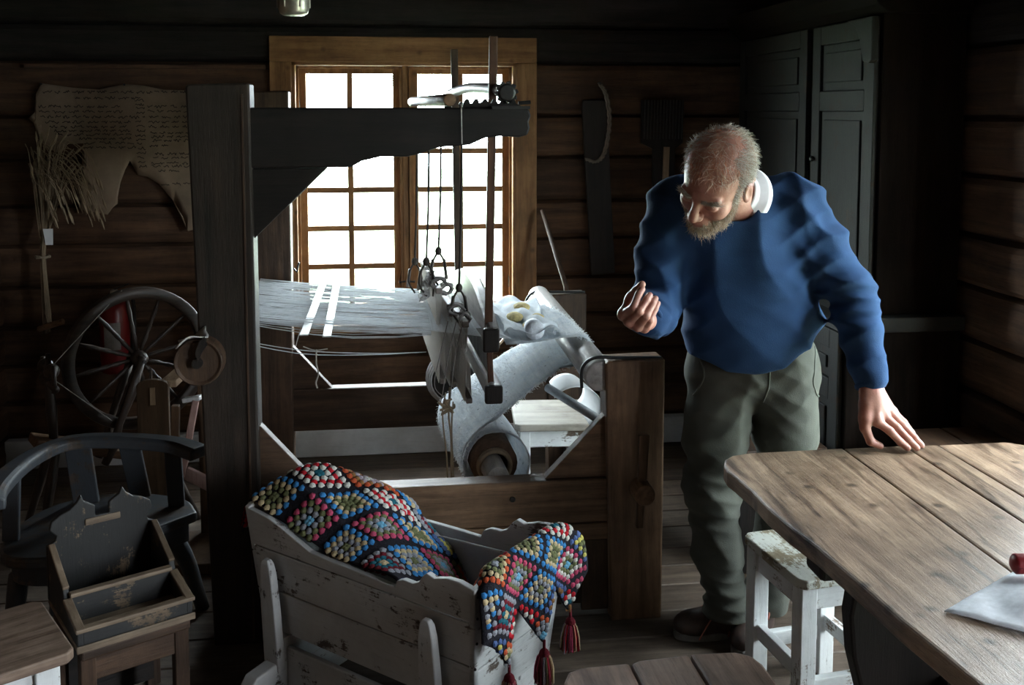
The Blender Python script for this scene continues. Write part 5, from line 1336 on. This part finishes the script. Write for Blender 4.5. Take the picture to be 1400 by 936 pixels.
def knit(name, c):
    m, nt, b = _new(name); L = nt.links.new
    tc = _n(nt, 'ShaderNodeTexCoord'); n = _n(nt, 'ShaderNodeTexNoise', Scale=11, Detail=5); L(tc.outputs['Object'], n.inputs[0])
    L(_ramp(nt, n.outputs['Fac'], [(.3, [x * .82 for x in c]), (.7, [x * 1.15 for x in c])]), b.inputs['Base Color'])
    b.inputs['Roughness'].default_value = .92; b.inputs['Specular IOR Level'].default_value = .15
    b.inputs['Sheen Weight'].default_value = .25; b.inputs['Sheen Tint'].default_value = (*[min(1, x * 3 + .1) for x in c], 1)
    n2 = _n(nt, 'ShaderNodeTexNoise', Scale=330, Detail=2); L(tc.outputs['Object'], n2.inputs[0])
    bp = _n(nt, 'ShaderNodeBump', Strength=.35, Distance=.002); L(n2.outputs['Fac'], bp.inputs['Height']); L(bp.outputs[0], b.inputs['Normal'])
    return m
swm_ = knit('blue_knit', (0.018, 0.048, 0.118))
sweater = np_obj('sweater', [sn_mesh(F_sweater, (.66, 2.60, .88), (1.50, 3.20, 1.60), .0062)], swm_, man, PO)
def ring(c, ax, r, t, n=28, sq=(1, 1)):
    c = Vector(c); ax = Vector(ax).normalized(); a = ax.cross(Vector((.3, .2, 1))).normalized(); b = ax.cross(a)
    return MB().tube([c + a * (r * sq[0] * math.cos(i * 2 * math.pi / n)) + b * (r * sq[1] * math.sin(i * 2 * math.pi / n)) for i in range(n + 1)], t, 8, False)
ring((1.394, 2.716, .945), Vector(WL) - Vector((1.392, 2.775, 1.07)), .037, .0095).build('cuff', swm_, sweater, smooth=True, off=PO)
ring((.722, 2.718, 1.155), Vector(WR) - Vector((.765, 2.82, 1.148)), .036, .0095).build('cuff', swm_, sweater, smooth=True, off=PO)
# shirt collar: a folded white band round the neck
cb0 = Vector(np.array(NB) + (-.012, -.012, .015)); cax = (Vector(tow((-.05, 0, -.10))) - Vector(NB)).normalized()
ca = cax.cross(Vector((0, 1, 0))).normalized(); cbv = cax.cross(ca)
def collar(u, v):
    t = u * 2 * math.pi; r = .070 + .020 * (1 - v) * abs(math.sin(v * 1.7 + .4))
    rr = .066 + (.016 if v < .5 else .0) + .014 * (1 - v)
    h = .048 * (v if v < .5 else v) + .006 * math.sin(3 * t)
    return cb0 + ca * (rr * math.cos(t)) + cbv * (rr * math.sin(t)) + cax * (-.010 + .052 * v)
MB().grid(collar, 40, 6).build('shirt_collar', plain('white_cotton', (0.82, 0.82, 0.84), .8, noise=.05), man, smooth=True, solid=.004, off=PO)

# trousers
def F_trousers(P):
    d = ell(P, (1.15, 3.035, .955), (.212, .150, .15))
    lr = chain(P, [(HIPR, .112), ((1.033, 3.02, .72), .098), (KNR, .084), ((1.045, 3.03, .33), .075), (ANR, .068), ((ANR[0], ANR[1], .085), .066)], .04)
    lg = chain(P, [(HIPL, .112), ((1.258, 3.01, .72), .098), (KNL, .084), ((1.252, 3.04, .33), .075), (ANL, .068), ((ANL[0], ANL[1], .085), .066)], .04)
    d = smin(d, smin(lr, lg, .015), .05)
    w = waves(P, [(.13, .005, (.3, 0, 1)), (.09, .004, (-.5, .2, 1)), (.2, .005, (1, .2, .3))], 11)
    w += mark(P, (1.15, 2.92, .84), .13) * waves(P, [(.055, .010, (.6, 0, 1)), (.06, .008, (-.6, 0, 1))], 12)
    for k in (KNR, KNL): w += mark(P, k, .12) * waves(P, [(.055, .009, (.2, 0, 1))], 13)
    for k in (ANR, ANL): w += mark(P, (k[0], k[1], .17), .12) * waves(P, [(.05, .012, (.2, 0, 1))], 14)
    d = d - w
    d = smax(d, -(P[:, 2] - .085), .01)
    return smax(d, P[:, 2] - 1.06, .01)
trm = knit('green_grey_cotton', (0.074, 0.077, 0.065))
tro = np_obj('trousers', [sn_mesh(F_trousers, (.88, 2.83, .06), (1.44, 3.25, 1.08), .0062)], trm, man, PO)
def on_surf(F, p, dr, it=12):
    p = np.array(p, float); dr = np.array(dr, float); dr /= np.linalg.norm(dr)
    for _ in range(it): p = p + dr * float(F(p[None])[0])
    return p
seam_m = plain('trouser_seam', (0.075, 0.082, 0.065), .9)
for pts in ([(1.335, 2.75, 1.0), (1.315, 2.75, .95), (1.305, 2.75, .90), (1.325, 2.78, .86), (1.35, 2.8, .84)], [(.955, 2.75, .99), (.965, 2.75, .94), (.955, 2.77, .88), (.945, 2.8, .85)], [(1.15, 2.75, 1.0), (1.155, 2.75, .92), (1.15, 2.75, .84)]):
    P = [Vector(on_surf(F_trousers, p, (0, 1, 0))) for p in spline(pts, 14)]
    MB().tube(P, .0032, 6).build('pocket_seam', seam_m, tro, smooth=True, off=PO)

# shoes
def shoe(name, toe, heel, lab):
    toe = np.array(toe); heel = np.array(heel); ax = toe - heel; Ln = np.linalg.norm(ax); ax /= Ln; sd = np.array((-ax[1], ax[0], 0))
    M = np.stack([ax, sd, np.array((0, 0, 1.))], 1)
    def F(P):
        q = (P - heel) @ M
        d = ell(q, (Ln * .70, 0, .045), (Ln * .32, .050, .045)); d = smin(d, ell(q, (Ln * .32, 0, .06), (Ln * .34, .040, .055)), .03)
        d = smin(d, cone(q, (.06, 0, .05), (.05, 0, .115), .046, .044), .02)
        return smax(d, -(q[:, 2] - .018), .004)
    lo = np.minimum(toe, heel) - .08; hi = np.maximum(toe, heel) + .08; lo[2] = 0; hi[2] = .19
    s = np_obj('shoe', [sn_mesh(F, lo, hi, .004)], plain('dark_leather', (0.055, 0.034, 0.028), .5, noise=.4, bump=.2), man, PO)
    W2 = lambda x, y_, z: tuple(heel + ax * x + sd * y_ + np.array((0, 0, z)))
    P = []
    for i in range(28):
        t = i * 2 * math.pi / 28; x = Ln * (.49 + .52 * math.cos(t)); wd = .052 * abs(math.sin(t)) ** .75 * (1 if math.sin(t) >= 0 else -1) * (.82 + .2 * math.cos(t))
        P.append(W2(x, wd, 0))
    n = len(P); mb = MB(); mb.add([(a, b, .001) for a, b, c in P] + [(a, b, .026) for a, b, c in P], [tuple(range(n))[::-1], tuple(range(n, 2 * n))] + [(i, (i + 1) % n, n + (i + 1) % n, n + i) for i in range(n)])
    mb.build('sole', plain('shoe_sole', (0.16, 0.15, 0.14), .7), s, bevel=.004, off=PO)
    lm_ = plain('red_brown_lace', (0.30, 0.10, 0.07), .8)
    for k in range(4):
        x = Ln * (.36 + .085 * k); z = .112 - .010 * k - .006 * k * k * .3
        p0, p1 = W2(x, -.028, z - .012), W2(x + .02, .028, z - .012); m0 = W2(x + .01, 0, z + .004)
        MB().tube(spline([p0, m0, p1], 8), .0028, 6).build('lace', lm_, s, smooth=True, off=PO)
    for sg in (-1, 1):
        MB().tube(spline([W2(Ln * .36, 0, .118), W2(Ln * .42, sg * .045, .125), W2(Ln * .50, sg * .05, .09), W2(Ln * .40, sg * .02, .112)], 14), .0028, 6).build('lace', lm_, s, smooth=True, off=PO)
        MB().tube(spline([W2(Ln * .36, 0, .118), W2(Ln * .45, sg * .03, .10), W2(Ln * .62, sg * .058, .06), W2(Ln * .72, sg * .062, .02)], 12), .0026, 6).build('lace', lm_, s, smooth=True, off=PO)
    return s
shoe('shoe', (.925, 3.095, 0), (1.165, 3.085, 0), 'r')
shoe('shoe', (1.09, 2.945, 0), (1.255, 3.125, 0), 'l')

# hair, beard and brows: short strands rooted on the head
def strands(name, sel, n, flow, length, rad, mats, seed, lift=.35, parent=man):
    r = np.random.RandomState(seed); mb = MB(); got = 0; tries = 0
    while got < n and tries < 60:
        tries += 1
        D_ = r.randn(800, 3); D_ /= np.linalg.norm(D_, axis=1)[:, None]
        p = np.tile(np.array((0., 0, 0)), (800, 1)); t = np.full(800, .2)
        for _ in range(30): t = t - head_sdf(D_ * t[:, None], False) * .8
        p = D_ * t[:, None]
        k = sel(p, r); p = p[k][:n - got]
        if not len(p): continue
        e = .002; g = np.stack([head_sdf(p + np.eye(3)[i] * e, False) - head_sdf(p - np.eye(3)[i] * e, False) for i in range(3)], 1); g /= np.linalg.norm(g, axis=1)[:, None]
        fl = flow(p, r); fl = fl - (fl * g).sum(1)[:, None] * g; fl /= np.maximum(np.linalg.norm(fl, axis=1), 1e-6)[:, None]
        L_ = length(p) * r.uniform(.7, 1.25, len(p)); lf = lift * r.uniform(.5, 1.5, len(p))
        q1 = p + (fl * .55 + g * lf[:, None]) * (L_ * .5)[:, None] + r.randn(len(p), 3) * .0012
        q2 = p + (fl * 1.0 + g * (lf * .8)[:, None]) * L_[:, None] + r.randn(len(p), 3) * .003
        for a, b, c in zip(p, q1, q2):
            mb.cur = r.randint(len(mats)); mb.tube([tow(a), tow(b), tow(c)], [rad, rad * .85, rad * .25], 3, False)
        got += len(p)
    o = mb.build(name, mats, parent, smooth=True, off=PO); stuff(o); return o
gh = [plain('grey_hair', (0.48, 0.44, 0.39), .6), plain('sandy_hair', (0.30, 0.22, 0.15), .6), plain('pale_hair', (0.64, 0.60, 0.55), .6)]
rh = [plain('warm_lit_ginger_hair', (0.42, 0.12, 0.045), .6), plain('sandy_hair', (0.30, 0.22, 0.15), .6)]  # ginger top hair, reddened to put warm overhead light into its colour
def sel_side(p, r):
    x, y_, z = p[:, 0], p[:, 1], p[:, 2]; a = np.abs(y_)
    side = (a > .050) & (x < .034 - .25 * (z - .0)) & (z > -.050 + .25 * (x + .06)) & (z < .105)
    back = (x < -.045) & (z > -.075)
    side &= ~((x > -.03) & (x < .018) & (z < .02) & (a > .060))
    return (side | back) & (r.rand(len(p)) < 1 - np.clip((z - .09) / .03, 0, .9))
hair = strands('hair', sel_side, 4600, lambda p, r: np.stack([-.55 + 0 * p[:, 0], .1 * np.sign(p[:, 1]), -.9 - 0 * p[:, 2]], 1) + r.randn(len(p), 3) * .22, lambda p: .030 + 0 * p[:, 0], .00062, gh, 1, .30)
strands('thin_top_hair', lambda p, r: (p[:, 2] > .055) & (p[:, 0] < .075) & (np.abs(p[:, 1]) < .072), 850, lambda p, r: np.stack([.5 + 0 * p[:, 0], .9 * np.sign(p[:, 1] - .02) * np.abs(p[:, 1]) * 12, .0 * p[:, 0]], 1) + r.randn(len(p), 3) * .35, lambda p: .026 + 0 * p[:, 0], .00045, rh + gh[:1], 2, .30)
strands('beard', lambda p, r: (p[:, 2] < -.040 - .25 * np.clip(p[:, 0] - .03, 0, 1) * 1.2) & (p[:, 0] > -.012) & (p[:, 2] > -.125) & ~((p[:, 0] > .085) & (p[:, 2] > -.050)) & ~((np.abs(p[:, 1]) < .018) & (p[:, 0] > .09) & (p[:, 2] < -.062) & (p[:, 2] > -.076)), 3600, lambda p, r: np.stack([.25 + 0 * p[:, 0], .3 * np.sign(p[:, 1]), -1 + 0 * p[:, 0]], 1) + r.randn(len(p), 3) * .3, lambda p: .017 + .008 * (p[:, 2] < -.08), .00062, [plain('beard_sand', (0.40, 0.29, 0.19), .6), plain('beard_grey', (0.48, 0.42, 0.35), .6), plain('beard_brown', (0.27, 0.17, 0.10), .6)], 3, .55)
strands('eyebrows', lambda p, r: (p[:, 0] > .06) & (np.abs(p[:, 2] - .014) < .006) & (np.abs(p[:, 1]) > .012) & (np.abs(p[:, 1]) < .052), 380, lambda p, r: np.stack([.1 + 0 * p[:, 0], np.sign(p[:, 1]), .1 + 0 * p[:, 0]], 1) + r.randn(len(p), 3) * .2, lambda p: .011 + 0 * p[:, 0], .0005, gh[:2], 4, .5)
